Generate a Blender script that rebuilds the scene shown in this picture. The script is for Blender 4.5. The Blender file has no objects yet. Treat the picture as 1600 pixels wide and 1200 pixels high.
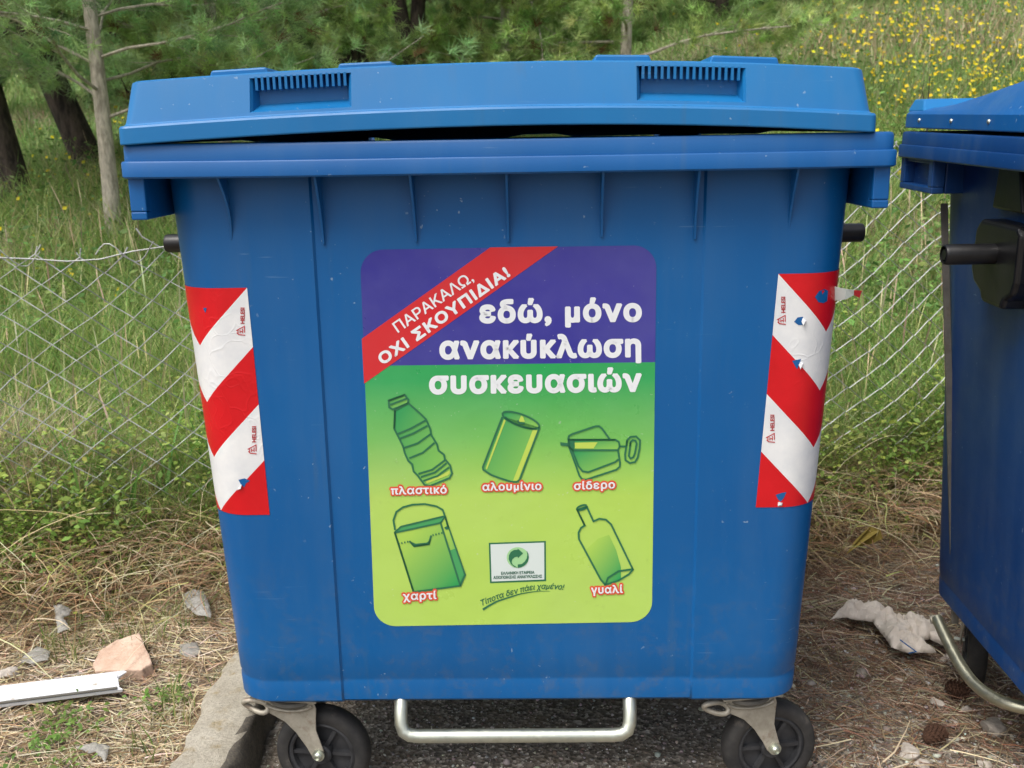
import bpy, bmesh, math, random
import numpy as np
from mathutils import Matrix, Vector, Euler

random.seed(7)
rng = np.random.default_rng(11)
S = bpy.context.scene
COL = S.collection
PI = math.pi
R = math.radians

# ------------------------------------------------------------------ camera
CAM_H, PITCH, ROLL, FPX = 1.34, 13.5, -1.0, 1600.0
cam_d = bpy.data.cameras.new('camera'); cam = bpy.data.objects.new('camera', cam_d); COL.objects.link(cam)
CAM_M = Matrix.Translation((0, 0, CAM_H)) @ Matrix.Rotation(R(90 - PITCH), 4, 'X') @ Matrix.Rotation(R(ROLL), 4, 'Z')
cam.matrix_world = CAM_M
cam_d.sensor_width = 36; cam_d.lens = 36 * FPX / 1600.0
cam_d.clip_start = 0.05; cam_d.clip_end = 600
cam_d.dof.use_dof = True; cam_d.dof.focus_distance = 1.9; cam_d.dof.aperture_fstop = 9.0
S.camera = cam

# ------------------------------------------------------------------ world, sun, exposure
SUN_EL, SUN_AZ = 60.0, 222.0          # azimuth from +Y clockwise: behind the camera, to its left
w = bpy.data.worlds.new('World'); S.world = w; w.use_nodes = True
nt = w.node_tree; nt.nodes.clear()
sky = nt.nodes.new('ShaderNodeTexSky'); sky.sky_type = 'NISHITA'; sky.sun_disc = False
sky.sun_elevation = R(SUN_EL); sky.sun_rotation = R(SUN_AZ); sky.air_density = 1.0; sky.dust_density = 6.0; sky.ozone_density = 1.0
hs = nt.nodes.new('ShaderNodeHueSaturation'); hs.inputs['Saturation'].default_value = 0.45
bg = nt.nodes.new('ShaderNodeBackground'); bg.inputs['Strength'].default_value = 0.15
out = nt.nodes.new('ShaderNodeOutputWorld')
nt.links.new(sky.outputs[0], hs.inputs['Color']); nt.links.new(hs.outputs[0], bg.inputs[0]); nt.links.new(bg.outputs[0], out.inputs[0])
sun_d = bpy.data.lights.new('sun', 'SUN'); sun = bpy.data.objects.new('sun', sun_d); COL.objects.link(sun)
sun_d.energy = 1.5; sun_d.angle = R(26); sun_d.color = (1.0, 0.96, 0.9)
az, el = R(SUN_AZ), R(SUN_EL)
sdir = Vector((math.sin(az) * math.cos(el), math.cos(az) * math.cos(el), math.sin(el)))
sun.rotation_euler = sdir.to_track_quat('Z', 'Y').to_euler()
S.view_settings.view_transform = 'Standard'; S.view_settings.look = 'None'
S.view_settings.exposure = 0.38; S.view_settings.gamma = 1.0
S.cycles.max_bounces = 6; S.cycles.transparent_max_bounces = 8

# ------------------------------------------------------------------ material helpers
def lin(r, g, b):
    f = lambda c: ((c / 255 + .055) / 1.055) ** 2.4 if c > 10 else c / 255 / 12.92
    return (f(r), f(g), f(b), 1)

class NM:
    def __init__(s, name):
        s.m = bpy.data.materials.new(name); s.m.use_nodes = True
        s.t = s.m.node_tree; s.n = s.t.nodes; s.l = s.t.links
        s.b = s.n['Principled BSDF']
    def node(s, typ, **kw):
        n = s.n.new(typ)
        for k, v in kw.items():
            if k in n.inputs: n.inputs[k].default_value = v
            else: setattr(n, k, v)
        return n
    def link(s, a, b): s.l.new(a, b)
    def noise(s, scale, detail=4, rough=.5, coord='Object', vec=None):
        n = s.node('ShaderNodeTexNoise'); n.inputs['Scale'].default_value = scale
        n.inputs['Detail'].default_value = detail; n.inputs['Roughness'].default_value = rough
        if vec is None:
            vec = s.node('ShaderNodeTexCoord').outputs[coord]
        s.link(vec, n.inputs['Vector']); return n.outputs['Fac']
    def ramp(s, fac, stops):
        r = s.node('ShaderNodeValToRGB'); e = r.color_ramp.elements
        while len(e) < len(stops): e.new(.5)
        for i, (p, c) in enumerate(stops): e[i].position = p; e[i].color = c if len(c) == 4 else (*c, 1)
        s.link(fac, r.inputs[0]); return r.outputs[0]
    def mix(s, fac, a, b, mode='MIX'):
        m = s.node('ShaderNodeMix', data_type='RGBA', blend_type=mode)
        for sock, v in ((m.inputs[0], fac), (m.inputs[6], a), (m.inputs[7], b)):
            if hasattr(v, 'node'): s.link(v, sock)
            else: sock.default_value = v
        return m.outputs[2]
    def math(s, op, a, b=0.0):
        m = s.node('ShaderNodeMath', operation=op)
        for sock, v in ((m.inputs[0], a), (m.inputs[1], b)):
            if hasattr(v, 'node'): s.link(v, sock)
            else: sock.default_value = v
        return m.outputs[0]
    def bump(s, h, strength=.2, dist=.01):
        b = s.node('ShaderNodeBump'); b.inputs['Strength'].default_value = strength; b.inputs['Distance'].default_value = dist
        s.link(h, b.inputs['Height']); s.link(b.outputs[0], s.b.inputs['Normal'])
    def base(s, v):
        if hasattr(v, 'node'): s.link(v, s.b.inputs['Base Color'])
        else: s.b.inputs['Base Color'].default_value = v
    def rough(s, v):
        if hasattr(v, 'node'): s.link(v, s.b.inputs['Roughness'])
        else: s.b.inputs['Roughness'].default_value = v
    def metal(s, v): s.b.inputs['Metallic'].default_value = v

def flat(name, c, rough=.5, metal=0):
    m = NM(name); m.base(c); m.rough(rough); m.metal(metal); return m.m

def blue_plastic(name, c, c2, dirt=.35):
    m = NM(name)
    big = m.noise(2.2, 3, .55)
    col = m.ramp(big, [(.3, c), (.7, c2)])
    # pale scuffs and specks
    sp = m.noise(95, 2, .5)
    spk = m.ramp(sp, [(.72, (0, 0, 0)), (.755, (1, 1, 1))])
    gate = m.ramp(m.noise(5, 3, .6), [(.45, (0, 0, 0)), (.62, (1, 1, 1))])
    f = m.math('MULTIPLY', m.math('MULTIPLY', spk, gate), .45)
    col = m.mix(f, col, lin(170, 190, 205))
    # thin long scratches
    tc = m.node('ShaderNodeTexCoord'); mp = m.node('ShaderNodeMapping'); mp.inputs['Scale'].default_value = (9, 40, 160); mp.inputs['Rotation'].default_value = (.1, .35, .2)
    m.link(tc.outputs['Object'], mp.inputs['Vector'])
    sc = m.ramp(m.noise(1.0, 2, .5, vec=mp.outputs[0]), [(.70, (0, 0, 0)), (.74, (1, 1, 1))])
    g2 = m.ramp(m.noise(3.3, 2, .5), [(.52, (0, 0, 0)), (.66, (1, 1, 1))])
    col = m.mix(m.math('MULTIPLY', m.math('MULTIPLY', sc, g2), .28), col, lin(140, 175, 205))
    # dusty film
    mp2 = m.node('ShaderNodeMapping'); mp2.inputs['Scale'].default_value = (14, 14, 1.6); m.link(tc.outputs['Object'], mp2.inputs['Vector'])
    du = m.ramp(m.noise(1.0, 5, .6, vec=mp2.outputs[0]), [(.46, (0, 0, 0)), (.8, (1, 1, 1))])
    col = m.mix(m.math('MULTIPLY', du, dirt * .5), col, lin(105, 125, 140))
    # dried splashes and grime low down
    sp2 = m.node('ShaderNodeSeparateXYZ'); m.link(tc.outputs['Object'], sp2.inputs[0])
    low = m.ramp(sp2.outputs['Z'], [(.24, (1, 1, 1)), (.62, (0, 0, 0))])
    gr = m.ramp(m.noise(26, 7, .72), [(.50, (0, 0, 0)), (.66, (1, 1, 1))])
    col = m.mix(m.math('MULTIPLY', m.math('MULTIPLY', low, gr), .30), col, lin(96, 100, 98))
    mp3 = m.node('ShaderNodeMapping'); mp3.inputs['Scale'].default_value = (38, 38, 2.2); m.link(tc.outputs['Object'], mp3.inputs['Vector'])
    dr = m.ramp(m.noise(1.0, 3, .5, vec=mp3.outputs[0]), [(.60, (0, 0, 0)), (.72, (1, 1, 1))]); g3 = m.ramp(m.noise(2.4, 2), [(.48, (0, 0, 0)), (.62, (1, 1, 1))])
    col = m.mix(m.math('MULTIPLY', m.math('MULTIPLY', dr, g3), .22), col, lin(70, 96, 116))
    m.base(col)
    m.rough(m.ramp(m.noise(7, 4, .6), [(.3, (.34,) * 3), (.75, (.52,) * 3)]))
    m.bump(m.math('ADD', m.noise(3.2, 2, .5), m.math('MULTIPLY', m.noise(420, 2, .5), .03)), .5, .007)
    m.b.inputs['Specular IOR Level'].default_value = .45
    return m.m

M = {}
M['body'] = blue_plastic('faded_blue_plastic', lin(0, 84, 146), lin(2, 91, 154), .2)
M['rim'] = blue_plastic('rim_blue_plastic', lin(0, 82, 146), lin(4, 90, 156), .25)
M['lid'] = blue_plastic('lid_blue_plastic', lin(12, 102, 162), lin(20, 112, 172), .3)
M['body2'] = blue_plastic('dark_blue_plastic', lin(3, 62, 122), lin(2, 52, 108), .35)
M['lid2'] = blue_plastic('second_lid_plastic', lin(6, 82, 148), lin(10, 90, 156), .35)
M['inside'] = flat('inner_plastic', lin(6, 40, 80), .6)

def galv(name, c1, c2, rust, rustamt=.35, rough=.38, metal=.8):
    m = NM(name)
    col = m.ramp(m.noise(28, 5, .65), [(.3, c1), (.7, c2)])
    rf = m.ramp(m.noise(17, 6, .7), [(.56, (0, 0, 0)), (.7, (1, 1, 1))])
    col = m.mix(m.math('MULTIPLY', rf, rustamt), col, rust)
    m.base(col); m.metal(metal)
    m.rough(m.ramp(m.noise(60, 3, .6), [(.3, (rough,) * 3), (.8, (rough + .2,) * 3)]))
    m.bump(m.noise(160, 3, .6), .15, .0008); return m.m
M['galv'] = galv('dull_galvanised_steel', lin(150, 144, 130), lin(190, 184, 170), lin(112, 76, 50), .7, .5, .4)
M['zinc'] = galv('zinc_plated_tube', lin(190, 196, 186), lin(214, 216, 200), lin(150, 140, 110), .35, .28, .9)
M['zinc_yellow'] = galv('yellow_zinc_tube', lin(186, 186, 162), lin(208, 206, 184), lin(140, 125, 98), .35, .28, .9)
M['wire'] = galv('fence_wire_steel', lin(166, 169, 169), lin(206, 207, 204), lin(128, 118, 102), .4, .42, .2)
M['rod'] = galv('weathered_rod_steel', lin(98, 96, 90), lin(120, 116, 108), lin(90, 70, 55), .4, .55, .4)
m = NM('black_rubber'); m.base(m.ramp(m.noise(22, 5, .6), [(.35, lin(36, 36, 37)), (.62, lin(58, 56, 54)), (.8, lin(104, 98, 90))])); m.rough(.75); m.bump(m.noise(150, 3), .2, .001); M['rubber'] = m.m
m = NM('black_plastic'); m.base(m.ramp(m.noise(18, 5, .6), [(.35, lin(12, 12, 14)), (.8, lin(34, 34, 35))])); m.rough(.36); m.bump(m.noise(90, 3), .15, .001); M['black'] = m.m
m = NM('grey_hub'); m.base(m.ramp(m.noise(30, 4), [(.3, lin(40, 41, 44)), (.8, lin(70, 71, 74))])); m.rough(.5); M['hub'] = m.m

# printed film
m = NM('printed_poster_film')
uv = m.node('ShaderNodeUVMap'); sep = m.node('ShaderNodeSeparateXYZ'); m.link(uv.outputs[0], sep.inputs[0])
col = m.ramp(sep.outputs['Y'], [(0, lin(178, 212, 96)), (.36, lin(174, 210, 92)), (.52, lin(112, 186, 88)), (.67, lin(36, 160, 84))])
blue = m.ramp(m.noise(3, 3), [(.3, lin(50, 50, 142)), (.7, lin(58, 54, 148))])
top = m.math('GREATER_THAN', sep.outputs['Y'], .6895); POSTER_SPLIT = top.node
col = m.mix(top, col, blue)
fade = m.ramp(m.noise(2.5, 5, .6), [(.4, (0, 0, 0)), (.8, (1, 1, 1))])
col = m.mix(m.math('MULTIPLY', fade, .12), col, lin(190, 195, 190))
sc = m.ramp(m.noise(150, 2, .5), [(.72, (0, 0, 0)), (.75, (1, 1, 1))]); col = m.mix(m.math('MULTIPLY', sc, .35), col, lin(200, 205, 200))
dk = m.ramp(m.noise(34, 6, .7), [(.62, (0, 0, 0)), (.72, (1, 1, 1))]); col = m.mix(m.math('MULTIPLY', dk, .10), col, lin(60, 70, 60))
m.base(col); m.rough(m.ramp(m.noise(6, 5, .6), [(.3, (.24,) * 3), (.75, (.46,) * 3)])); m.bump(m.noise(7, 4, .5), .35, .012); M['poster'] = m.m
def ink(name, c, rough=.36):
    m = NM(name); m.base(m.mix(m.math('MULTIPLY', m.noise(9, 4), .12), c, lin(150, 150, 150))); m.rough(rough); return m.m
M['ink_red'] = ink('red_print', lin(206, 22, 32)); M['ink_white'] = ink('white_print', lin(232, 236, 240))
M['ink_green'] = ink('dark_green_print', lin(22, 108, 70)); M['ink_mid'] = ink('mid_green_print', lin(60, 160, 88))
M['ink_lime'] = ink('lime_print', lin(190, 214, 84)); M['ink_mint'] = ink('mint_print', lin(160, 212, 150))
M['ink_orange'] = ink('orange_red_print', lin(226, 84, 52)); M['ink_paper'] = ink('pale_grey_print', lin(214, 226, 222))
M['ink_text'] = ink('dark_text_print', lin(40, 100, 78)); M['ink_maroon'] = ink('maroon_print', lin(190, 34, 44))
def gradient_ink(name, c1, c2, a, b):        # printed fill shading along the drawing's height (UV v)
    m = NM(name); uv = m.node('ShaderNodeUVMap'); sp = m.node('ShaderNodeSeparateXYZ'); m.link(uv.outputs[0], sp.inputs[0])
    m.base(m.ramp(sp.outputs['X'], [(a, c1), (b, c2)])); m.rough(.36); return m.m
M['fill_a'] = gradient_ink('green_fill_print', lin(40, 150, 88), lin(140, 198, 88), 0.05, .95)
M['fill_b'] = gradient_ink('lime_fill_print', lin(168, 206, 88), lin(52, 158, 86), .2, .9)

m = NM('striped_reflective_film')
uv = m.node('ShaderNodeUVMap'); sp = m.node('ShaderNodeSeparateXYZ'); m.link(uv.outputs[0], sp.inputs[0])
ph = m.math('SUBTRACT', m.math('MULTIPLY', sp.outputs['Y'], 4.0), m.math('SUBTRACT', 1.0, sp.outputs['X']))
fr = m.math('FRACT', m.math('MULTIPLY', m.math('ADD', ph, 2.0), .5))
isred = m.math('GREATER_THAN', fr, .5)
white = m.ramp(m.noise(16, 6, .65), [(.35, lin(214, 217, 220)), (.7, lin(232, 233, 232))])
red = m.ramp(m.noise(12, 5, .6), [(.35, lin(196, 10, 22)), (.7, lin(210, 16, 28))])
m.base(m.mix(isred, white, red)); m.rough(.36)
tc = m.node('ShaderNodeTexCoord'); v1 = m.node('ShaderNodeTexVoronoi', feature='DISTANCE_TO_EDGE'); v1.inputs['Scale'].default_value = 13
nz = m.node('ShaderNodeTexNoise'); nz.inputs['Scale'].default_value = 9; m.link(tc.outputs['Object'], nz.inputs['Vector'])
add = m.node('ShaderNodeVectorMath', operation='ADD'); sc_ = m.node('ShaderNodeVectorMath', operation='SCALE'); sc_.inputs['Scale'].default_value = .35
m.link(nz.outputs['Color'], sc_.inputs[0]); m.link(tc.outputs['Object'], add.inputs[0]); m.link(sc_.outputs[0], add.inputs[1]); m.link(add.outputs[0], v1.inputs['Vector'])
crease = m.ramp(v1.outputs['Distance'], [(0, (1, 1, 1)), (.05, (0, 0, 0))])
gate = m.ramp(m.noise(6, 3), [(.5, (0, 0, 0)), (.62, (1, 1, 1))])
m.bump(m.math('MULTIPLY', crease, gate), .3, .0012); M['stripe'] = m.m

# vertex-tinted foliage and straw
def foliage(name, trans=.4, rough=.55, spec=.3):
    m = NM(name)
    at = m.node('ShaderNodeAttribute', attribute_name='tint')
    m.link(at.outputs['Color'], m.b.inputs['Base Color']); m.rough(rough)
    m.b.inputs['Specular IOR Level'].default_value = spec
    if trans:
        tr = m.node('ShaderNodeBsdfTranslucent'); m.link(at.outputs['Color'], tr.inputs['Color'])
        mx = m.node('ShaderNodeMixShader'); mx.inputs[0].default_value = trans
        o = m.n['Material Output']; m.link(m.b.outputs[0], mx.inputs[1]); m.link(tr.outputs[0], mx.inputs[2]); m.link(mx.outputs[0], o.inputs[0])
    return m.m
M['leaf'] = foliage('foliage'); M['straw'] = foliage('dry_straw', .12, .7, .2); M['petal'] = foliage('petals', .3, .6, .2)

def bark(name, c1, c2, scale=(30, 30, 8), bs=.8):
    m = NM(name); tc = m.node('ShaderNodeTexCoord'); mp = m.node('ShaderNodeMapping'); mp.inputs['Scale'].default_value = scale
    m.link(tc.outputs['Object'], mp.inputs['Vector']); f = m.noise(1.0, 8, .68, vec=mp.outputs[0])
    m.base(m.ramp(f, [(.38, c1), (.62, c2)])); m.rough(.9); m.bump(f, bs, .03); return m.m
M['bark_pale'] = bark('pale_grey_bark', lin(150, 142, 128), lin(205, 196, 180), (45, 45, 14), .5)
M['bark_dark'] = bark('dark_furrowed_bark', lin(30, 24, 21), lin(92, 80, 72), (16, 16, 5), 1.0)

# ground materials
def ground_mat():
    m = NM('meadow_earth')
    a = m.noise(.6, 6, .6); b = m.noise(9, 8, .7)
    c = m.ramp(b, [(.3, lin(66, 62, 34)), (.5, lin(96, 98, 48)), (.72, lin(150, 136, 90))])
    c2 = m.ramp(b, [(.3, lin(50, 66, 26)), (.6, lin(88, 112, 46)), (.8, lin(126, 134, 74))])
    col = m.mix(m.ramp(a, [(.4, (0, 0, 0)), (.6, (1, 1, 1))]), c2, c)
    geo = m.node('ShaderNodeNewGeometry'); sp = m.node('ShaderNodeSeparateXYZ'); m.link(geo.outputs['Position'], sp.inputs[0])
    near = m.math('LESS_THAN', m.math('ADD', sp.outputs['Y'], m.math('MULTIPLY', m.noise(4, 5), 1.2)), 3.9)
    e = m.ramp(m.noise(55, 8, .75), [(.28, lin(70, 58, 48)), (.5, lin(126, 110, 94)), (.75, lin(178, 166, 150))])
    col = m.mix(near, col, e); m.base(col); m.rough(.95); m.bump(m.noise(60, 8, .7), .7, .03); return m.m
M['earth'] = ground_mat()
m = NM('worn_asphalt')
v = m.node('ShaderNodeTexVoronoi'); v.inputs['Scale'].default_value = 110
tc = m.node('ShaderNodeTexCoord'); m.link(tc.outputs['Object'], v.inputs['Vector'])
sep = m.node('ShaderNodeSeparateColor'); m.link(v.outputs['Color'], sep.inputs[0])
col = m.ramp(sep.outputs[0], [(.0, lin(70, 66, 60)), (.55, lin(112, 106, 98)), (.9, lin(160, 153, 142)), (1, lin(196, 190, 180))])
col = m.mix(m.ramp(m.noise(5, 6, .7), [(.4, (0, 0, 0)), (.7, (.8,) * 3)]), col, lin(124, 110, 92))
m.base(col); m.rough(.9); m.bump(m.math('ADD', v.outputs['Distance'], m.noise(40, 6)), .8, .006); M['asphalt'] = m.m
m = NM('old_concrete')
c = m.ramp(m.noise(14, 8, .7), [(.3, lin(204, 194, 174)), (.6, lin(232, 224, 206)), (.8, lin(244, 238, 226))])
li = m.ramp(m.noise(24, 6, .6), [(.55, (0, 0, 0)), (.68, (1, 1, 1))])
c = m.mix(m.math('MULTIPLY', li, .55), c, lin(176, 146, 70))
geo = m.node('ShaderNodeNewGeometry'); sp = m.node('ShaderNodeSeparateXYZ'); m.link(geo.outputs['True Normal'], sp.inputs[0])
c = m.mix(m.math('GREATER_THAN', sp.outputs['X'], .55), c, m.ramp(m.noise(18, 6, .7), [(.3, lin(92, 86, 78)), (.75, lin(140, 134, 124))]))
c = m.mix(m.ramp(m.noise(170, 3, .7), [(.40, (.4,) * 3), (.55, (0, 0, 0))]), c, lin(168, 156, 134))
m.base(c); m.rough(.92); m.bump(m.noise(110, 8, .8), 1.0, .014); M['concrete'] = m.m
def stone_mat(name, a, b):
    m = NM(name); m.base(m.ramp(m.noise(22, 7, .7), [(.3, a), (.7, b)])); m.rough(.9); m.bump(m.noise(70, 7, .7), .6, .006); return m.m
M['stone'] = stone_mat('pale_stone', lin(150, 140, 128), lin(214, 206, 196))
M['stone_grey'] = stone_mat('grey_stone', lin(112, 106, 98), lin(166, 158, 148))
M['terracotta'] = stone_mat('pinkish_tile', lin(178, 146, 124), lin(216, 190, 170))

# ------------------------------------------------------------------ object helpers
def tag(o, label=None, cat=None, group=None, kind=None):
    for k, v in (('label', label), ('category', cat), ('group', group), ('kind', kind)):
        if v: o[k] = v
    return o
def empty(name, loc=(0, 0, 0), rz=0.0):
    o = bpy.data.objects.new(name, None); COL.objects.link(o); o.location = loc; o.rotation_euler = (0, 0, rz); o.empty_display_size = .1
    return o
def link(name, me, mat, parent=None, smooth=None):
    o = bpy.data.objects.new(name, me); COL.objects.link(o)
    if mat is not None and not me.materials:
        for mm in (mat if isinstance(mat, (list, tuple)) else [mat]): me.materials.append(mm)
    if parent: o.parent = parent
    if smooth is not None:
        me.polygons.foreach_set('use_smooth', [True] * len(me.polygons))
        me.set_sharp_from_angle(angle=R(smooth))
    return o

class MB:
    """collects pieces into one mesh"""
    def __init__(s): s.v = []; s.f = []
    def add(s, vs, fs, mtx=None):
        n = len(s.v)
        s.v += [tuple(mtx @ Vector(p)) if mtx is not None else tuple(p) for p in vs]
        s.f += [tuple(i + n for i in f) for f in fs]; return s
    def box(s, lo, hi, mtx=None):
        x0, y0, z0 = lo; x1, y1, z1 = hi
        return s.add([(x0, y0, z0), (x1, y0, z0), (x1, y1, z0), (x0, y1, z0), (x0, y0, z1), (x1, y0, z1), (x1, y1, z1), (x0, y1, z1)],
                     [(0, 3, 2, 1), (4, 5, 6, 7), (0, 1, 5, 4), (1, 2, 6, 5), (2, 3, 7, 6), (3, 0, 4, 7)], mtx)
    def prism(s, poly, a, b, axis='y', mtx=None):
        n = len(poly)
        def P(p, t): return {'y': (p[0], t, p[1]), 'x': (t, p[0], p[1]), 'z': (p[0], p[1], t)}[axis]
        return s.add([P(p, a) for p in poly] + [P(p, b) for p in poly],
                     [tuple(range(n))[::-1], tuple(range(n, 2 * n))] + [(i, (i + 1) % n, n + (i + 1) % n, n + i) for i in range(n)], mtx)
    def tube(s, pts, r, n=10, caps=True, mtx=None):
        pts = [Vector(p) for p in pts]; rr = r if isinstance(r, (list, tuple)) else [r] * len(pts)
        up = Vector((0, 0, 1)); vs = []; fs = []; u = None
        for i, p in enumerate(pts):
            d = (pts[min(i + 1, len(pts) - 1)] - pts[max(i - 1, 0)]).normalized()
            if u is None: u = d.cross(up) if abs(d.z) < .95 else d.cross(Vector((1, 0, 0)))
            u = (u - d * u.dot(d)).normalized(); v = d.cross(u)
            for k in range(n):
                a = 2 * PI * k / n; vs.append(p + (u * math.cos(a) + v * math.sin(a)) * rr[i])
        for i in range(len(pts) - 1):
            for k in range(n): fs.append((i * n + k, i * n + (k + 1) % n, (i + 1) * n + (k + 1) % n, (i + 1) * n + k))
        if caps: fs += [tuple(range(n))[::-1], tuple(range((len(pts) - 1) * n, len(pts) * n))]
        return s.add(vs, fs, mtx)
    def lathe(s, prof, n=32, mtx=None, closed=False):      # profile (r, t) around local Z axis
        vs = [(r * math.cos(2 * PI * k / n), r * math.sin(2 * PI * k / n), t) for r, t in prof for k in range(n)]
        m_ = len(prof); fs = [(i * n + k, i * n + (k + 1) % n, ((i + 1) % m_) * n + (k + 1) % n, ((i + 1) % m_) * n + k) for i in range(m_ if closed else m_ - 1) for k in range(n)]
        return s.add(vs, fs, mtx)
    def build(s, name, mat, parent=None, smooth=None, bevel=0.0, seg=2, fix=True):
        me = bpy.data.meshes.new(name); me.from_pydata(s.v, [], s.f); me.validate()
        if fix:
            b = bmesh.new(); b.from_mesh(me); bmesh.ops.recalc_face_normals(b, faces=b.faces); b.to_mesh(me); b.free()
        o = link(name, me, mat, parent, smooth)
        if bevel:
            bv = o.modifiers.new('bevel', 'BEVEL'); bv.width = bevel; bv.segments = seg; bv.limit_method = 'ANGLE'; bv.angle_limit = R(35)
        return o

def fast_mesh(name, verts, face_idx, nper, tint=None):
    me = bpy.data.meshes.new(name); nf = len(face_idx)
    me.vertices.add(len(verts)); me.vertices.foreach_set('co', verts.astype(np.float32).ravel())
    me.loops.add(nf * nper); me.loops.foreach_set('vertex_index', face_idx.astype(np.int32).ravel())
    me.polygons.add(nf); me.polygons.foreach_set('loop_start', (np.arange(nf) * nper).astype(np.int32))
    if tint is not None:
        a = me.color_attributes.new('tint', 'FLOAT_COLOR', 'POINT')
        a.data.foreach_set('color', np.concatenate([tint, np.ones((len(tint), 1))], 1).astype(np.float32).ravel())
    me.update(); return me

def ribbons(name, P, Wd, side, tint, mat, parent=None):
    """P (N,K,3) centre lines, Wd (N,K) widths, side (N,3) or (N,K,3), tint (N,3)"""
    N, K, _ = P.shape
    if side.ndim == 2: side = side[:, None, :]
    A = P - side * Wd[..., None] / 2; B = P + side * Wd[..., None] / 2
    V = np.stack([A, B], 2).reshape(-1, 3)
    base = (np.arange(N) * 2 * K)[:, None] + (np.arange(K - 1) * 2)[None]
    F = np.stack([base, base + 1, base + 3, base + 2], -1).reshape(-1, 4)
    T = np.repeat(tint, 2 * K, 0)
    o = link(name, fast_mesh(name, V, F, 4, T), mat, parent); return o

def tris(name, A, B, C_, tint, mat, parent=None):
    V = np.stack([A, B, C_], 1).reshape(-1, 3); F = np.arange(len(V)).reshape(-1, 3)
    return link(name, fast_mesh(name, V, F, 3, np.repeat(tint, 3, 0)), mat, parent)

CM = np.array(CAM_M.to_3x3())
def ray(px, py):
    return CM @ np.array([(px - 800) / FPX, (600 - py) / FPX, -1.0])
def at(px, py, Y):
    d = ray(px, py); return Vector((0, 0, CAM_H)) + Vector(d) * (Y / d[1])
def atz(px, py, Z):
    d = ray(px, py); return Vector((0, 0, CAM_H)) + Vector(d) * ((Z - CAM_H) / d[2])

# ------------------------------------------------------------------ terrain
def sstep(a, b, x): t = np.clip((x - a) / (b - a), 0, 1); return t * t * (3 - 2 * t)
def ground_z(x, y):
    x = np.asarray(x, float); y = np.asarray(y, float)
    Lz = np.interp(y, [2.7, 3.4, 5.7, 8, 10, 14, 25, 60, 200], [0, .10, .62, .92, 1.05, 1.45, 3.4, 11, 30])
    Rz = np.interp(y, [2.9, 3.6, 5.7, 8, 12, 20, 30, 60, 200], [0, .12, .72, 1.4, 2.4, 4.1, 6.6, 14, 34])
    wR = sstep(-.12, .30, x / np.maximum(y, 1))
    z = Lz * (1 - wR) + Rz * wR
    z = z + np.sin(x * 1.3 + y * .7) * .03 * sstep(3.4, 6, y) + np.sin(x * .43 - y * .31 + 1) * .12 * sstep(6, 14, y)
    verge = .09 * (1 - sstep(2.9, 3.6, y)) + .012 * np.sin(x * 9) * np.sin(y * 7) * (1 - sstep(3, 4, y))
    return z + np.where(x < -.66 - (y - 2) * .0, verge, 0) * np.where(y < 3.6, 1, 0) - .006
xs = np.unique(np.concatenate([np.linspace(-70, -8, 24), np.linspace(-8, -.7, 90), [-.665, -.655], np.linspace(-.6, 8, 90), np.linspace(8, 70, 24)]))
ys = np.unique(np.concatenate([np.linspace(-40, -1, 14), np.linspace(-1, 8, 110), np.linspace(8, 30, 80), np.linspace(30, 180, 40)]))
X, Y = np.meshgrid(xs, ys); Z = ground_z(X, Y)
V = np.stack([X, Y, Z], -1).reshape(-1, 3); nx = len(xs)
ii, jj = np.meshgrid(np.arange(nx - 1), np.arange(len(ys) - 1)); b0 = (jj * nx + ii).ravel()
g = link('ground', fast_mesh('ground', V, np.stack([b0, b0 + 1, b0 + nx + 1, b0 + nx], 1), 4), M['earth'], smooth=180)
tag(g, kind='structure')
# asphalt apron
pts = [(-.585, -30)]
for y in np.linspace(-30, 2.62, 2): pts.append((-.585, y))
edge = [(x, 2.62 + .12 * math.sin(x * 5) - max(0, x - .55) * .95 + .05 * math.sin(x * 23)) for x in np.linspace(-.585, 1.9, 60)]
mb = MB(); poly = [(-.585, -30)] + edge + [(1.95, -.2), (30, -3), (30, -30)]
mb.add([(x, y, .0) for x, y in poly][::-1], [tuple(range(len(poly)))])
rd = mb.build('road', M['asphalt']); tag(rd, kind='structure')
# kerb: rough concrete with broken edges
def kerb():
    n = 220; yy = np.linspace(-4, 3.0, n); prof = [(-.71, .06), (-.705, .112), (-.695, .118), (-.665, .121), (-.63, .12), (-.60, .117), (-.588, .108), (-.583, .09), (-.578, .05), (-.574, -.03)]
    vs = []; fs = []
    for i, y in enumerate(yy):
        ch = random.random(); wob = .004 * math.sin(y * 17) + .003 * math.sin(y * 41)
        for k, (x, z) in enumerate(prof):
            e = .004 if k in (1, 2, 5, 6, 7) else .002
            lift = -.018 * max(0, math.sin(y * 5.3 + 1.2) - .72) * 3 if k <= 2 else 0
            vs.append((x + wob * (1 if k > 4 else 1.6) + random.uniform(-e, e) - lift * .8, y, z + random.uniform(-e, e) * .7 + lift))
    m_ = len(prof)
    for i in range(n - 1):
        for k in range(m_ - 1): fs.append((i * m_ + k, i * m_ + k + 1, (i + 1) * m_ + k + 1, (i + 1) * m_ + k))
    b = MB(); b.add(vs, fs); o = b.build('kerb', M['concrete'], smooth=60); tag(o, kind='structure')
kerb()

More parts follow.
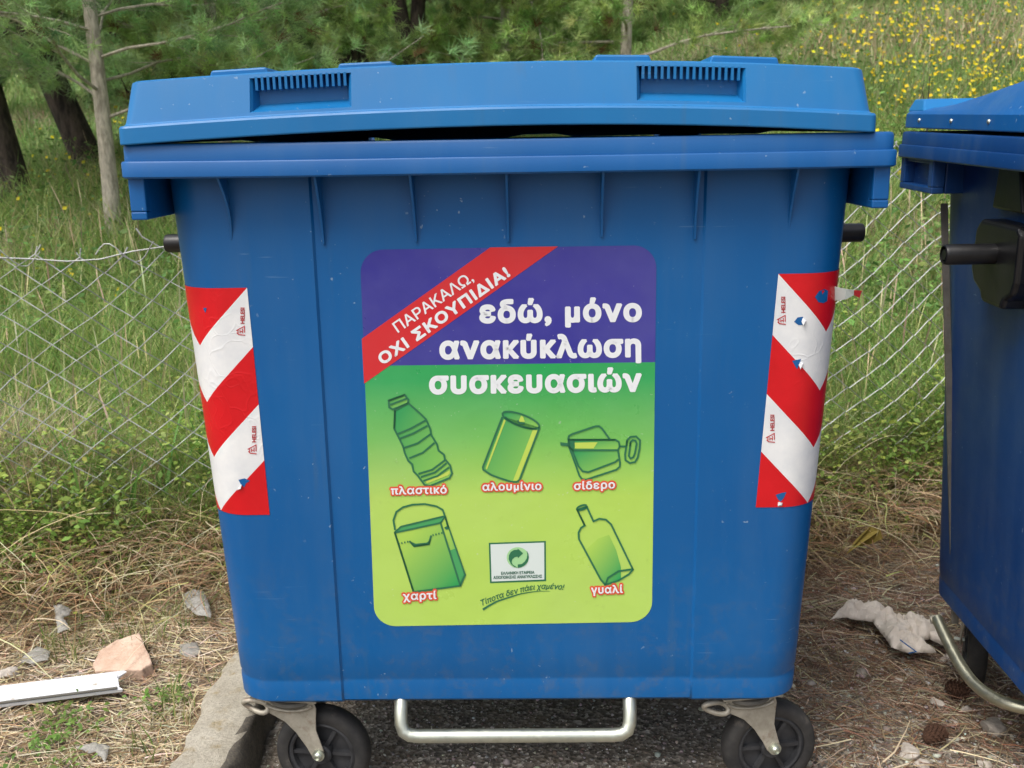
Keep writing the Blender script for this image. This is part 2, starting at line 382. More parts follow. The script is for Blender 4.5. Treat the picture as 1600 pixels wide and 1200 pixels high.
# ------------------------------------------------------------------ the container
Z_BOT, Z_TOP = .243, 1.285
def body_par(z):
    t = (Z_TOP - z) / (Z_TOP - Z_BOT)
    return .619 - .055 * t, -.400 + .012 * t, .395 - .04 * t, .088 - .012 * t
def body_ring(z, ins=0.0, recess=.0045):
    hx, yf, yb, r = body_par(z); hx -= ins; yf += ins; yb -= ins
    P = []; x0 = hx - r; s = .346
    fx = [-x0, -(x0 + s) / 2, -s - .003, -s + .0015] + list(np.linspace(-s + .05, s - .05, 7)) + [s - .0015, s + .003, (x0 + s) / 2, x0]
    for x in fx: P.append((x, yf + (recess if abs(x) < s else 0)))
    for k in range(1, 8): a = PI / 2 * k / 8; P.append((x0 + r * math.sin(a), yf + r * (1 - math.cos(a))))
    for y in np.linspace(yf + r, yb - r, 5): P.append((hx, y))
    for k in range(1, 8): a = PI / 2 * k / 8; P.append((x0 + r * math.cos(a), yb - r * (1 - math.sin(a))))
    for x in np.linspace(x0, -x0, 7): P.append((x, yb))
    for k in range(1, 8): a = PI / 2 * k / 8; P.append((-x0 - r * math.sin(a), yb - r * (1 - math.cos(a))))
    for y in np.linspace(yb - r, yf + r, 5): P.append((-hx, y))
    for k in range(1, 8): a = PI / 2 * k / 8; P.append((-x0 - r * math.cos(a), yf + r * (1 - math.sin(a))))
    return [(x, y, z) for x, y in P]
def front_y(z):                      # plane of the recessed centre panel
    return body_par(z)[1] + .0045
def loft(mb, rings, closed=True):
    n = len(rings[0]); base = len(mb.v)
    for r_ in rings: mb.v += [tuple(p) for p in r_]
    for i in range(len(rings) - 1):
        for k in range(n if closed else n - 1):
            mb.f.append((base + i * n + k, base + i * n + (k + 1) % n, base + (i + 1) * n + (k + 1) % n, base + (i + 1) * n + k))
    return base
def make_body(parent, mat):
    mb = MB(); rs = [body_ring(.243, .016), body_ring(.246, .007), body_ring(.253, .0), body_ring(.288, .0), body_ring(.293, .0014), body_ring(.299, .0016), body_ring(.305, .0)]
    rs += [body_ring(z) for z in np.linspace(.36, Z_TOP, 16)]
    inner = [body_ring(z, .007) for z in (Z_TOP, .9, .5, .27)]
    base = loft(mb, rs + inner)
    n = len(rs[0]); mb.f.append(tuple(range(base, base + n))[::-1]); L = base + (len(rs) + 3) * n; mb.f.append(tuple(range(L, L + n)))
    return mb.build('body', mat, parent, smooth=38, fix=True)
def rr(hx, y0, y1, r, z, fx, nb=3):
    """rounded rectangle ring with chosen front samples fx"""
    P = [(x, y0) for x in fx]
    P[0] = (-hx + r, y0); P[-1] = (hx - r, y0)
    for k in range(1, nb + 1): a = PI / 2 * k / (nb + 1); P.append((hx - r + r * math.sin(a), y0 + r * (1 - math.cos(a))))
    for y in np.linspace(y0 + r, y1 - r, 7): P.append((hx, y))
    for k in range(1, nb + 1): a = PI / 2 * k / (nb + 1); P.append((hx - r + r * math.cos(a), y1 - r * (1 - math.sin(a))))
    for x in np.linspace(hx - r, -hx + r, 31): P.append((x, y1))
    for k in range(1, nb + 1): a = PI / 2 * k / (nb + 1); P.append((-hx + r - r * math.sin(a), y1 - r * (1 - math.cos(a))))
    for y in np.linspace(y1 - r, y0 + r, 7): P.append((-hx, y))
    for k in range(1, nb + 1): a = PI / 2 * k / (nb + 1); P.append((-hx + r - r * math.cos(a), y0 + r * (1 - math.sin(a))))
    return [(x, y, z(x, y) if callable(z) else z) for x, y in P]
def make_rim(parent, mat):
    mb = MB(); fx = list(np.linspace(-.64, .64, 15))
    wob = lambda z: (lambda x, y: z + .0012 * math.sin(x * 7 + 1) - .003 * math.exp(-((x - .1) / .3) ** 2) * (1 if y < 0 else 0))
    rings = [rr(.575, -.385, .385, .05, 1.288, fx), rr(0.6520, -.452, .452, .02, 1.288, fx), rr(0.6570, -.457, .457, .022, wob(1.283), fx), rr(0.6600, -.460, .460, .022, wob(1.286), fx), rr(0.6600, -.460, .460, .022, wob(1.309), fx),
             rr(0.6585, -.4585, .4585, .022, wob(1.3115), fx), rr(0.6555, -.4555, .4555, .022, wob(1.312), fx), rr(0.6550, -.455, .455, .022, wob(1.336), fx), rr(0.6525, -.4525, .4525, .02, wob(1.340), fx), rr(0.6480, -.448, .448, .02, wob(1.341), fx),
             rr(.59, -.40, .40, .07, wob(1.341), fx), rr(.584, -.394, .394, .07, wob(1.336), fx), rr(.580, -.390, .390, .07, 1.29, fx)]
    loft(mb, rings); mb.build('rim', mat, parent, smooth=40)
def make_gussets(parent, mat):
    for i, x in enumerate((-.495, -.328, -.165, 0.0, .165, .328, .495)):
        zb = 1.165 + random.uniform(-.008, .012); pr = []
        for k in range(9):
            t = k / 8; z = 1.285 - (1.285 - zb) * t; pr.append((-.400 - .052 * (1 - t) ** 1.5 + .001, z))
        pr = [(-.388, 1.2865), (pr[0][0], 1.2865)] + pr[1:] + [(-.388, zb)]
        lean = random.uniform(-.003, .003)
        mb = MB(); mb.prism(pr, x - .0022, x + .0022, 'x')
        mb.v = [(vx + (lean * 2 * math.sin((1.285 - vz) * 26) if abs(x) > .4 else lean * (1.285 - vz) * 8), vy, vz) for vx, vy, vz in mb.v]
        mb.build('gusset', mat, parent, bevel=.0009)
def make_corner_handles(parent, mat):
    for sx in (-1, 1):
        for sy in (-1, 1):
            mb = MB(); X0, X1 = sx * .622, sx * .650; a, b = sorted((X0, X1))
            y0, y1 = sorted((sy * .447, sy * .25)); zt, zb = 1.287, 1.213
            mb.box((a, y0, zb), (b, y1, zb + .014)); mb.box((a, y0, zb + .014), (b, y0 + .024, zt)); mb.box((a, y1 - .024, zb + .014), (b, y1, zt))
            mb.box((a + .004, y0 + .024, zt - .012), (b - .004, y1 - .024, zt))
            q0, q1 = sorted((sx * .622, sx * .627)); mb.box((q0, y0 + .02, zb + .01), (q1, y1 - .02, zt - .004))
            yi = y1 - .014 if sy < 0 else y0; c, d = sorted((sx * .57, sx * .621)); mb.box((c, yi, zb), (d, yi + .014, zt))
            mb.build('corner_handle', mat, parent, bevel=.003)
def make_trunnions(parent, block):
    ox = -.028 if block else 0; oz = -.012 if block else 0
    for sx in (-1, 1):
        mt = Matrix.Translation((sx * (.60 + ox), -.02, 1.132 + oz)) @ Matrix.Rotation(R(90) * sx, 4, 'Y')
        mb = MB(); mb.lathe([(0, .145), (.010, .145), (.0105, .138), (.016, .138), (.0165, .1465), (.0185, .145), (.020, .140), (.020, 0)], 28, mt)
        pin = mb.build('trunnion', M['black'], parent, smooth=30)
        if block:
            mb = MB(); pr = [(-.100, 1.200), (-.085, 1.212), (.075, 1.212), (.095, 1.19), (.100, 1.11), (.085, 1.085), (.05, 1.07), (.04, 1.052), (-.05, 1.052), (-.06, 1.07), (-.09, 1.085), (-.100, 1.11)]
            pr = [(y - .02, z - .02 + oz) for y, z in pr]
            mb.prism(pr, *sorted((sx * (.585 + ox), sx * (.650 + ox))), 'x'); mb.build('trunnion_block', M['black'], pin, bevel=.009, seg=3)
            mb = MB(); mb.prism([(-.07, 1.20), (.06, 1.20), (.045, 1.287), (-.04, 1.287)], *sorted((sx * (.585 + ox), sx * (.628 + ox))), 'x'); mb.build('trunnion_strap', M['black'], pin, bevel=.004)
def fork_poly():
    return [(-.052, 0), (.052, 0), (.056, -.014), (.054, -.035), (.053, -.058), (.060, -.080), (.066, -.098), (.0655, -.108), (.058, -.116), (.047, -.116), (.040, -.110), (.030, -.092), (.010, -.064), (-.012, -.043), (-.034, -.032), (-.050, -.024)]
def make_caster(parent, x, y, yaw, tab=True):
    c = MB(); zt = .2305
    T = Matrix.Translation((x, y, zt)) @ Matrix.Rotation(yaw, 4, 'Z')
    # two stamped fork cheeks, joined over the wheel
    for yy, dz in ((-.036, 1), (.033, 1)):
        pl = fork_poly()
        c.prism([(px_, pz * 1.13) for px_, pz in pl], yy, yy + .0035, 'y', T)
    c.box((-.05, -.034, -.010), (.05, .034, -.0065), T)
    fork = c.build('caster', M['galv'], parent, bevel=.0012, smooth=40)
    b = MB(); b.lathe([(0, .004), (.044, .004), (.052, .0), (.054, -.006), (.050, -.011), (.0, -.011)], 30, T); b.build('swivel_bearing', M['rod'], fork, smooth=40)
    b = MB(); b.box((-.062, -.05, .0045), (.062, .05, .0085), T); b.box((-.03, -.03, .0085), (.03, .03, .022), T); b.build('mounting_plate', M['galv'], fork, bevel=.001)
    # arched pressing on the near cheek
    b = MB(); arc = [Vector((.05 * math.sin(a), -.0385, -.004 - .017 * math.cos(a))) for a in np.linspace(-1.35, 1.35, 15)]
    b.tube(arc, .0035, 6, mtx=T); b.build('pressed_rib', M['galv'], fork, smooth=60)
    # wheel
    Wm = T @ Matrix.Translation((.0555, 0, -.1302)) @ Matrix.Rotation(R(90), 4, 'X')
    b = MB(); b.lathe([(.072, .021), (.080, .0235), (.090, .022), (.0965, .017), (.0995, .008), (.1, 0), (.0995, -.008), (.0965, -.017), (.090, -.022), (.080, -.0235), (.072, -.021), (.072, 0)], 56, Wm, closed=True)
    tyre = b.build('tyre', M['rubber'], fork, smooth=40)
    b = MB(); b.lathe([(.0725, .0), (.0725, .016), (.066, .019), (.062, .017), (.060, .008), (.060, -.008), (.062, -.017), (.066, -.019), (.0725, -.016)], 56, Wm, closed=True)
    b.lathe([(0, .026), (.018, .026), (.022, .022), (.022, -.022), (.018, -.026), (0, -.026)], 28, Wm)
    b.lathe([(.02, .004), (.0615, .004), (.0615, -.004), (.02, -.004)], 40, Wm, closed=True)
    for k in range(6):
        b.box((.02, -.004, -.014), (.061, .004, .014), Wm @ Matrix.Rotation(2 * PI * k / 6, 4, 'Z'))
    b.build('rim_disc', M['hub'], fork, smooth=40)
    b = MB(); bz = T @ Matrix.Translation((.0555, 0, -.1205)) @ Matrix.Rotation(R(90), 4, 'X')
    b.lathe([(0, .047), (.006, .047), (.0085, .044), (.0085, .040), (.013, .040), (.013, .0362), (.0, .0362)], 20, bz); b.lathe([(.005, .05), (.005, -.05)], 12, bz)
    b.build('axle_bolt', M['zinc'], fork, smooth=30)
    if tab:
        b = MB(); ring = []
        for k in range(17):
            a = 2 * PI * k / 16; ring.append(Vector((-.072 + .026 * math.cos(a), -.034 + .004 * math.sin(2 * a), -.016 + .012 * math.sin(a) - .006 * math.cos(a))))
        b.tube(ring, .0055, 8, caps=False, mtx=T); b.build('lifting_eye', M['galv'], fork, smooth=60)
    return fork

def make_bin(kind):
    first = kind == 'first'
    root = empty('recycling_bin')
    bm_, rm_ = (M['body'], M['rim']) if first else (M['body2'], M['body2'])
    body = make_body(root, bm_); make_rim(root, rm_); make_gussets(root, bm_ if first else rm_); make_corner_handles(root, rm_); make_trunnions(root, not first)
    return root, body

BIN = Matrix.Translation((.006, 2.225, 0)) @ Matrix.Rotation(R(-1.2), 4, 'Z')
root1, body1 = make_bin('first'); root1.matrix_world = BIN
tag(root1, 'big blue wheeled container bearing a green poster and red and white striped corner stickers', 'recycling bin')
make_caster(root1, -.462, -.315, R(-6)); make_caster(root1, .468, -.315, R(9))
make_caster(root1, -.44, .28, R(100), False); make_caster(root1, .45, .28, R(140), False)
# pedal bar
pb = MB()
def arc_pts(c, r, a0, a1, n=7, z=None): return []
pl = [(-.232, -.20, .262), (-.232, -.30, .262), (-.232, -.345, .258), (-.232, -.372, .245), (-.232, -.388, .222), (-.231, -.396, .204), (-.226, -.401, .1905), (-.214, -.4035, .184), (-.196, -.404, .182)]
pr_ = [(-x - .006, y, z) for x, y, z in pl][::-1]
pb.tube(pl + [(x, -.404, .182) for x in (-.1, 0, .1)] + pr_, .0138, 14); pb.build('pedal_bar', M['zinc'], root1, smooth=60)

# lid of the first container
def make_lid1(parent):
    cx = -.018; mb = MB(); HX, Y0, Y1 = .636, -.462, .46
    pk = ((-.412, -.240), (.238, .420))
    brk = sorted([p for q in pk for p in q])
    fx = [-.6, -.55, -.5, pk[0][0], -.33, pk[0][1], -.18, -.09, 0, .09, .17, pk[1][0], .33, pk[1][1], .48, .55, .6]
    def arch(x, y): return .021 * max(0, 1 - ((x) / .62) ** 2) * (.03 + .97 * min(1, max(0, (.46 - y) / .8))) + .004 * math.sin(x * 5) * .3 + .004 * (y / .46)
    def sag(x, y): return -.007 * max(0, min(1, (y - .40) / .05)) * (0 if (-.40 < x < -.31 or .04 < x < .13) else 1)
    def zf(h): return lambda x, y: 1.3435 + h + arch(x, y) + sag(x, y)
    HT = .104
    lv = [(0.0, 0, .012), (.003, 0, .012), (.027, 0.0005, .012), (.0305, .003, .013), (.0318, .010, .015), (.034, .0125, .016)]
    up = [(.039, .0140, .018), (.095, .029, .022), (.1015, .031, .023), (HT, .037, .025)]
    rings = []
    for h, ins, r_ in lv + up: rings.append(rr(HX - ins * .55, Y0 + ins * .9, Y1 - ins, r_ + .0, zf(h), fx, nb=8))
    # top, gently domed
    for s_, dh in ((.9, .002), (.7, .006), (.4, .009), (.12, .010)):
        rg = []
        for (x, y, z) in rings[len(lv) + 3]: rg.append((x * s_, y * s_, 1.3435 + HT + dh + arch(x * s_, y * s_)))
        rings.append(rg)
    base = loft(mb, rings); n = len(rings[0]); L = base + (len(rings) - 1) * n; mb.f.append(tuple(range(L, L + n)))
    # cut the pocket openings out of the front wall band
    row = len(lv)
    drop = set()
    for a, b in pk:
        for k in range(len(fx) - 1):
            if fx[k] >= a - 1e-6 and fx[k + 1] <= b + 1e-6: drop.add((row, k))
    keep = []
    for f in mb.f:
        if len(f) == 4:
            i0 = f[0] - base; r0, k0 = divmod(i0, n)
            if (r0, k0) in drop: continue
        keep.append(f)
    mb.f = keep
    def idx(r0, k): return base + r0 * n + k
    for a, b in pk:
        ks = [k for k in range(len(fx)) if a - 1e-6 <= fx[k] <= b + 1e-6]
        lo = [mb.v[idx(row, k)] for k in ks]; hi = [mb.v[idx(row + 1, k)] for k in ks]
        dep = .030
        # pocket walls: outer loop -> inner loop (inset), then back
        outer = lo + hi[::-1]; m_ = len(lo)
        def shift(p, dx, dy, dz): return (p[0] + dx, p[1] + dy, p[2] + dz)
        def inset(j, ins, dy, bz, tz):
            o = outer[j]; jj = j if j < m_ else 2 * m_ - 1 - j
            dx = ins if jj == 0 else (-ins if jj == m_ - 1 else 0)
            return shift(o, dx, dy, bz if j < m_ else -tz)
        l0 = len(mb.v); mb.v += outer
        l1 = len(mb.v); mb.v += [inset(j, .004, .006, .002, .0) for j in range(2 * m_)]
        l2 = len(mb.v); mb.v += [inset(j, .010, .034 if j < m_ else .022, .014, .0) for j in range(2 * m_)]
        q = 2 * m_
        for A, B in ((l0, l1), (l1, l2)):
            for j in range(q): mb.f.append((A + j, A + (j + 1) % q, B + (j + 1) % q, B + j))
        for j in range(m_ - 1): mb.f.append((l2 + j, l2 + j + 1, l2 + q - 2 - j, l2 + q - 1 - j))
        # ribs along the top of the pocket
        nt_ = 16
        for k in range(nt_):
            x = a + .008 + (b - a - .016) * (k + .3) / (nt_ - .4); zt = 1.3435 + .095 + arch(x, Y0); ya = Y0 + .027
            mb.box((x - .0022, ya - .001, zt - .020), (x + .0022, ya + .024, zt + .002))
    mb.v = [(x + cx, y, z) for x, y, z in mb.v]
    me = bpy.data.meshes.new('lid'); me.from_pydata(mb.v, [], mb.f); me.validate()
    bb = bmesh.new(); bb.from_mesh(me); bmesh.ops.remove_doubles(bb, verts=bb.verts, dist=1e-6); bb.to_mesh(me); bb.free()
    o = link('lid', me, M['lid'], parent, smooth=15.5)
    sd = o.modifiers.new('solid', 'SOLIDIFY'); sd.thickness = .004; sd.offset = 1 if False else -1
    # raised pads on the top, just behind the front edge
    for x0, x1, hh in ((-.490, -.384, .010), (-.270, -.170, .009), (.166, .268, .011), (.362, .484, .012)):
        b = MB(); zc = 1.3435 + HT + arch((x0 + x1) / 2, Y0); sl = math.atan2(arch(x1, Y0) - arch(x0, Y0), x1 - x0)
        T = Matrix.Translation(((x0 + x1) / 2 + cx, Y0 + .085, zc)) @ Matrix.Rotation(-sl, 4, 'Y')
        hw = (x1 - x0) / 2; b.prism([(-hw, -.004), (hw, -.004), (hw - .006, hh), (-hw + .006, hh)], -.03, .5, 'y', T)
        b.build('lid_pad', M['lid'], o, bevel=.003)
    # hinge lugs along the back edge
    for x in (-.42, .42):
        b = MB(); b.box((x - .05, .455, 1.325), (x + .05, .485, 1.362)); b.tube([(x - .06, .49, 1.335), (x + .06, .49, 1.335)], .012, 12); b.build('hinge', M['rim'], o, bevel=.002)
    return o
make_lid1(root1)

# ---------------- printed poster -------------------------------------------------
INV = BIN.inverted()
_O = np.array(INV @ Vector((0, 0, CAM_H))); _D = np.array(INV.to_3x3()) @ CM; _K = (body_par(.5)[1] - body_par(1.0)[1]) / -.5
def P2(px, py, off=.0006):
    """photo point -> container frame, on the (slightly sloping) front panel"""
    d = _D @ np.array([(px - 800) / FPX, (600 - py) / FPX, -1.0]); c0 = front_y(0.0) - off      # y = c0 + k z
    t = (c0 + _K * _O[2] - _O[1]) / (d[1] - _K * d[2]); return Vector(_O + d * t)
poster_bl = P2(585.5, 979); poster_br = P2(1018.5, 971.5); poster_tl = P2(562, 390.5); poster_tr = P2(1026, 383)
PX0 = (poster_tl.x + poster_bl.x) / 2; PX1 = (poster_tr.x + poster_br.x) / 2; PZ0 = (poster_bl.z + poster_br.z) / 2; PZ1 = (poster_tl.z + poster_tr.z) / 2
POSTER_SPLIT.inputs[1].default_value = (P2(795, 568.5).z - PZ0) / (PZ1 - PZ0)
def poster_base():
    r = .042; n = 10; outl = []
    for cx_, cz_, a0 in ((PX1 - r, PZ1 - r, 0), (PX0 + r, PZ1 - r, 90), (PX0 + r, PZ0 + r, 180), (PX1 - r, PZ0 + r, 270)):
        for k in range(n + 1):
            a = R(a0 + 90 * k / n); outl.append((cx_ + r * math.cos(a), cz_ + r * math.sin(a)))
    bm = bmesh.new(); off = .0005
    tl, tr, bl, br = poster_tl, poster_tr, poster_bl, poster_br
    vs = []
    for x, z in outl:
        u = (x - PX0) / (PX1 - PX0); v = (z - PZ0) / (PZ1 - PZ0)
        X = (bl.x * (1 - u) + br.x * u) * (1 - v) + (tl.x * (1 - u) + tr.x * u) * v
        Zc = (bl.z * (1 - u) + br.z * u) * (1 - v) + (tl.z * (1 - u) + tr.z * u) * v
        vs.append(bm.verts.new((X, front_y(Zc) - off, Zc)))
    f = bm.faces.new(vs); ul = bm.loops.layers.uv.new('UVMap')
    lo = min(v.co.z for v in vs); hi = max(v.co.z for v in vs)
    for l in f.loops: l[ul].uv = ((l.vert.co.x - PX0) / (PX1 - PX0), (l.vert.co.z - lo) / (hi - lo))
    bmesh.ops.recalc_face_normals(bm, faces=bm.faces)
    if f.normal.y > 0: bmesh.ops.reverse_faces(bm, faces=[f])
    me = bpy.data.meshes.new('poster'); bm.to_mesh(me); bm.free(); return link('poster', me, M['poster'], root1)
poster = poster_base()

class Art:
    """flat printed layer drawn in photo coordinates, laid on the panel"""
    def __init__(s, lift): s.v = []; s.f = []; s.uv = []; s.lift = lift
    def poly(s, pts, uvdir=None):
        n = len(s.v); s.v += [P2(x, y, s.lift) for x, y in pts]
        xs_ = [p[0] for p in pts]; ys_ = [p[1] for p in pts]; w_ = max(max(xs_) - min(xs_), 1e-3); h_ = max(max(ys_) - min(ys_), 1e-3)
        for x, y in pts:
            a, b = (x - min(xs_)) / w_, (y - min(ys_)) / h_
            s.uv.append(((a + b) / 2 if uvdir != 'v' else b, 0))
        s.f.append(tuple(range(n, n + len(pts)))); return s
    def stroke(s, pts, w, w1=None, closed=False):
        pts = [Vector(p) for p in pts]; n = len(pts)
        if closed: pts = pts + [pts[0], pts[1]]; n = len(pts)
        L = []; Rr = []
        for i, p in enumerate(pts):
            a = pts[max(i - 1, 0)]; b = pts[min(i + 1, n - 1)]
            if closed and i == 0: a = pts[n - 3]
            if closed and i == n - 1: b = pts[2]
            d1 = (p - a).normalized() if (p - a).length > 1e-6 else (b - p).normalized(); d2 = (b - p).normalized() if (b - p).length > 1e-6 else d1
            t = (d1 + d2).normalized() if (d1 + d2).length > 1e-6 else d1
            k = min(1.6, 1 / max(.3, abs(t.dot(d2)))); nn = Vector((-t.y, t.x)); ww = w if w1 is None else w + (w1 - w) * i / (n - 1)
            L.append(p + nn * ww / 2 * k); Rr.append(p - nn * ww / 2 * k)
        for i in range(n - 1):
            self_n = len(s.v)
            for q in (L[i], L[i + 1], Rr[i + 1], Rr[i]): s.v.append(P2(q.x, q.y, s.lift)); s.uv.append((.5, 0))
            s.f.append((self_n, self_n + 1, self_n + 2, self_n + 3))
        return s
    def text(s, body, x0, y0, x1, y1, cap, bold=0.0, shear=0.0, ref='x', baseline=None, extra=0.0, space=1.0):
        """fit text so that its baseline runs (x0,y0)->(x1,y1) and its reference letters are cap px high; bold = outline weight in px"""
        c = bpy.data.curves.new('lettering', 'FONT'); c.body = body; c.space_character = space
        o = bpy.data.objects.new('lettering', c); COL.objects.link(o); bpy.context.view_layer.update()
        cu = o.to_curve(bpy.context.evaluated_depsgraph_get()); loops = []
        for sp in cu.splines:
            B = sp.bezier_points; L = []
            for i in range(len(B)):
                a, b = B[i], B[(i + 1) % len(B)]; p0, p1, p2, p3 = (np.array(q[:2]) for q in (a.co, a.handle_right, b.handle_left, b.co))
                straight = abs(np.cross(p3 - p0, p1 - p0)) + abs(np.cross(p3 - p0, p2 - p0)) < 1e-5; m_ = 1 if straight else 3
                for k in range(m_): t = k / m_; L.append((1 - t) ** 3 * p0 + 3 * t * (1 - t) ** 2 * p1 + 3 * t * t * (1 - t) * p2 + t ** 3 * p3)
            loops.append(np.array(L))
        o.to_curve_clear(); bpy.data.objects.remove(o); bpy.data.curves.remove(c)
        allp = np.concatenate(loops); xa, xb = allp[:, 0].min(), allp[:, 0].max()
        refh = {'x': .545, 'cap': .728}[ref]; cap -= bold * 1.4; Ld = math.hypot(x1 - x0, y1 - y0); sx = (Ld + extra * 2 - bold * 1.6) / (xb - xa); sy = cap / refh; extra = extra - bold * .8
        def mp(p):
            h = p[:, 1] * sy; t = (p[:, 0] - xa) * sx - extra + h * shear
            if baseline is None:
                ux, uy = (x1 - x0) / Ld, (y1 - y0) / Ld; return np.stack([x0 + ux * t + uy * h, y0 + uy * t - ux * h], 1)
            bx = x0 + (x1 - x0) * t / Ld; X_, Y_ = [p_[0] for p_ in baseline], [p_[1] for p_ in baseline]
            by = np.interp(bx, X_, Y_); sl = (np.interp(bx + 4, X_, Y_) - np.interp(bx - 4, X_, Y_)) / 8; nl = np.hypot(1, sl)
            return np.stack([bx + sl / nl * h, by - h / nl], 1)
        def quad(q, lift):
            n = len(s.v); s.v += [P2(a_[0], a_[1], lift) for a_ in q]; s.uv += [(.5, 0)] * 4; s.f.append((n, n + 1, n + 2, n + 3))
        # letters: groups of loops that share an x range, filled slab by slab with the non-zero rule
        loops.sort(key=lambda l: l[:, 0].min()); groups = []
        for l in loops:
            if groups and l[:, 0].min() < groups[-1][1] - 1e-4: groups[-1][0].append(l); groups[-1][1] = max(groups[-1][1], l[:, 0].max())
            else: groups.append([[l], l[:, 0].max()])
        for G, _ in groups:
            ed = np.concatenate([np.concatenate([l, np.roll(l, -1, 0)], 1) for l in G]); ys_ = np.unique(np.round(ed[:, 1], 3))
            for ya, yb in zip(ys_[:-1], ys_[1:]):
                ym = (ya + yb) / 2; E_ = ed[(ed[:, 1] - ym) * (ed[:, 3] - ym) < 0]
                if len(E_) < 2: continue
                f = lambda y: E_[:, 0] + (E_[:, 2] - E_[:, 0]) * (y - E_[:, 1]) / (E_[:, 3] - E_[:, 1])
                xm = f(ym); od = np.argsort(xm); xl, xh = f(ya), f(yb); wn = 0; st = None
                for j in od:
                    was = wn; wn += 1 if E_[j, 3] > E_[j, 1] else -1
                    if was == 0: st = j
                    elif wn == 0 and xm[j] - xm[st] > 1e-4: quad(mp(np.array([(xl[st], ya), (xl[j], ya), (xh[j], yb), (xh[st], yb)])), s.lift)
        if bold:
            q_ = 0
            for l in loops:
                P_ = mp(l); N_ = np.roll(P_, -1, 0)
                for a_, b_ in zip(P_, N_):
                    d_ = b_ - a_; L_ = np.hypot(*d_)
                    if L_ < 1e-4: continue
                    d_ = d_ / L_; n_ = np.array([-d_[1], d_[0]]) * bold; e_ = d_ * bold * .55; q_ += 1
                    quad([a_ - e_ + n_, b_ + e_ + n_, b_ + e_ - n_, a_ - e_ - n_], s.lift + 1.5e-5 * (1 + q_ % 7))
        return s
    def build(s, name, mat, parent=None):
        bm = bmesh.new(); vs = [bm.verts.new(v) for v in s.v]; ul = bm.loops.layers.uv.new('UVMap')
        for f in s.f:
            try: fc = bm.faces.new([vs[i] for i in f])
            except ValueError: continue
            for l, i in zip(fc.loops, f): l[ul].uv = s.uv[i]
            fc.normal_update()
            if fc.normal.y > 0: fc.normal_flip()
        me = bpy.data.meshes.new(name); bm.to_mesh(me); bm.free(); return link(name, me, mat, parent or poster)

Z3 = lambda pts: [(540 + x / 3.137, 370 + y / 3.137) for x, y in pts]
Z4 = lambda pts: [(560 + x / 3.077, 600 + y / 3.077) for x, y in pts]
Z8 = lambda pts: [(720 + x / 8, 820 + y / 8) for x, y in pts]
L1, L2, L3, L4 = .0009, .0013, .0017, .0021
Art(L1).poly([(565.2, 529.4), (766, 386.6), (872, 385.0), (568.9, 599.5)]).build('red_banner', M['ink_red'])
Art(L2).text('ΠΑΡΑΚΑΛΩ,', 622, 520, 741, 438, 17.5, .35, ref='cap').build('banner_lettering', M['ink_white'])
Art(L2).text('ΟΧΙ ΣΚΟΥΠΙΔΙΑ!', 598, 570, 797.5, 430, 18, 1.15, ref='cap', space=1.12).build('banner_lettering', M['ink_white'])
t = Art(L1)
t.text('εδώ, μόνο', 749.5, 503, 1002.5, 500.5, 28, 2.35, space=1.12)
t.text('ανακύκλωση', 687, 559.5, 1001.5, 556, 28, 2.35, space=1.12)
t.text('συσκευασιών', 671, 614, 1002.5, 610, 28, 2.35, space=1.12)
t.build('headline_lettering', M['ink_white'])
# small captions, white on a red outline
for body_, a in (('πλαστικό', (611, 772.5, 698, 770.5)), ('αλουμίνιο', (754, 766.5, 846, 765)), ('σίδερο', (897, 765, 961, 762.5)), ('χαρτί', (630, 937.5, 682, 935.5)), ('γυαλί', (924, 927.5, 973, 926))):
    Art(L3).text(body_, *a, 13.0, 2.6, extra=2.0, space=1.12).build('caption_outline', M['ink_orange'])
    Art(L4).text(body_, *a, 9.6, .55, space=1.12).build('caption_lettering', M['ink_white'])
# drawings
W_ = 2.9
def drawing(name, fills, strokes, dark=()):
    root = None
    for mat, lift, polys in fills:
        a = Art(lift)
        for p in polys: a.poly(Z4(p))
        o = a.build(name + '_print', M[mat])
    a = Art(L3)
    for st in strokes:
        closed = st[0] == 'c'; pts = st[1:] if closed else st
        a.stroke(Z4(pts), W_, closed=closed)
    for p in dark: a.poly(Z4(p))
    a.build(name + '_outline_print', M['ink_green'])
drawing('plastic_bottle',
    [('fill_a', L1, [[(172, 125), (172, 215), (215, 300), (240, 370), (265, 420), (318, 485), (345, 490), (440, 450), (450, 430), (440, 390), (385, 320), (350, 245), (325, 175), (240, 92)], [(145, 80), (222, 52), (240, 75), (238, 92), (165, 122), (148, 112)]]),
     ('ink_lime', L2, [[(330, 478), (430, 440), (440, 428), (438, 415), (400, 438), (322, 468)]])],
    [['c', (145, 80), (222, 52), (240, 75), (238, 92), (165, 122), (148, 112)][0:1] + [(145, 80), (222, 52), (240, 75), (238, 92), (165, 122), (148, 112)], [(152, 100), (232, 70)],
     ['c', (175, 125), (172, 215), (190, 250), (215, 300), (222, 330), (240, 370), (258, 385), (265, 420), (285, 440), (318, 485), (345, 490), (438, 452), (450, 430), (440, 390), (415, 360), (412, 340), (385, 320), (378, 290), (350, 245), (345, 215), (325, 170), (300, 145), (240, 92)],
     [(188, 240), (250, 215), (322, 175)], [(200, 262), (262, 238), (332, 200)], [(216, 308), (285, 285), (348, 240)], [(244, 357), (310, 330), (366, 282)], [(288, 432), (355, 412), (416, 366)], [(300, 447), (368, 425), (424, 380)], [(312, 466), (380, 442), (436, 400)]])
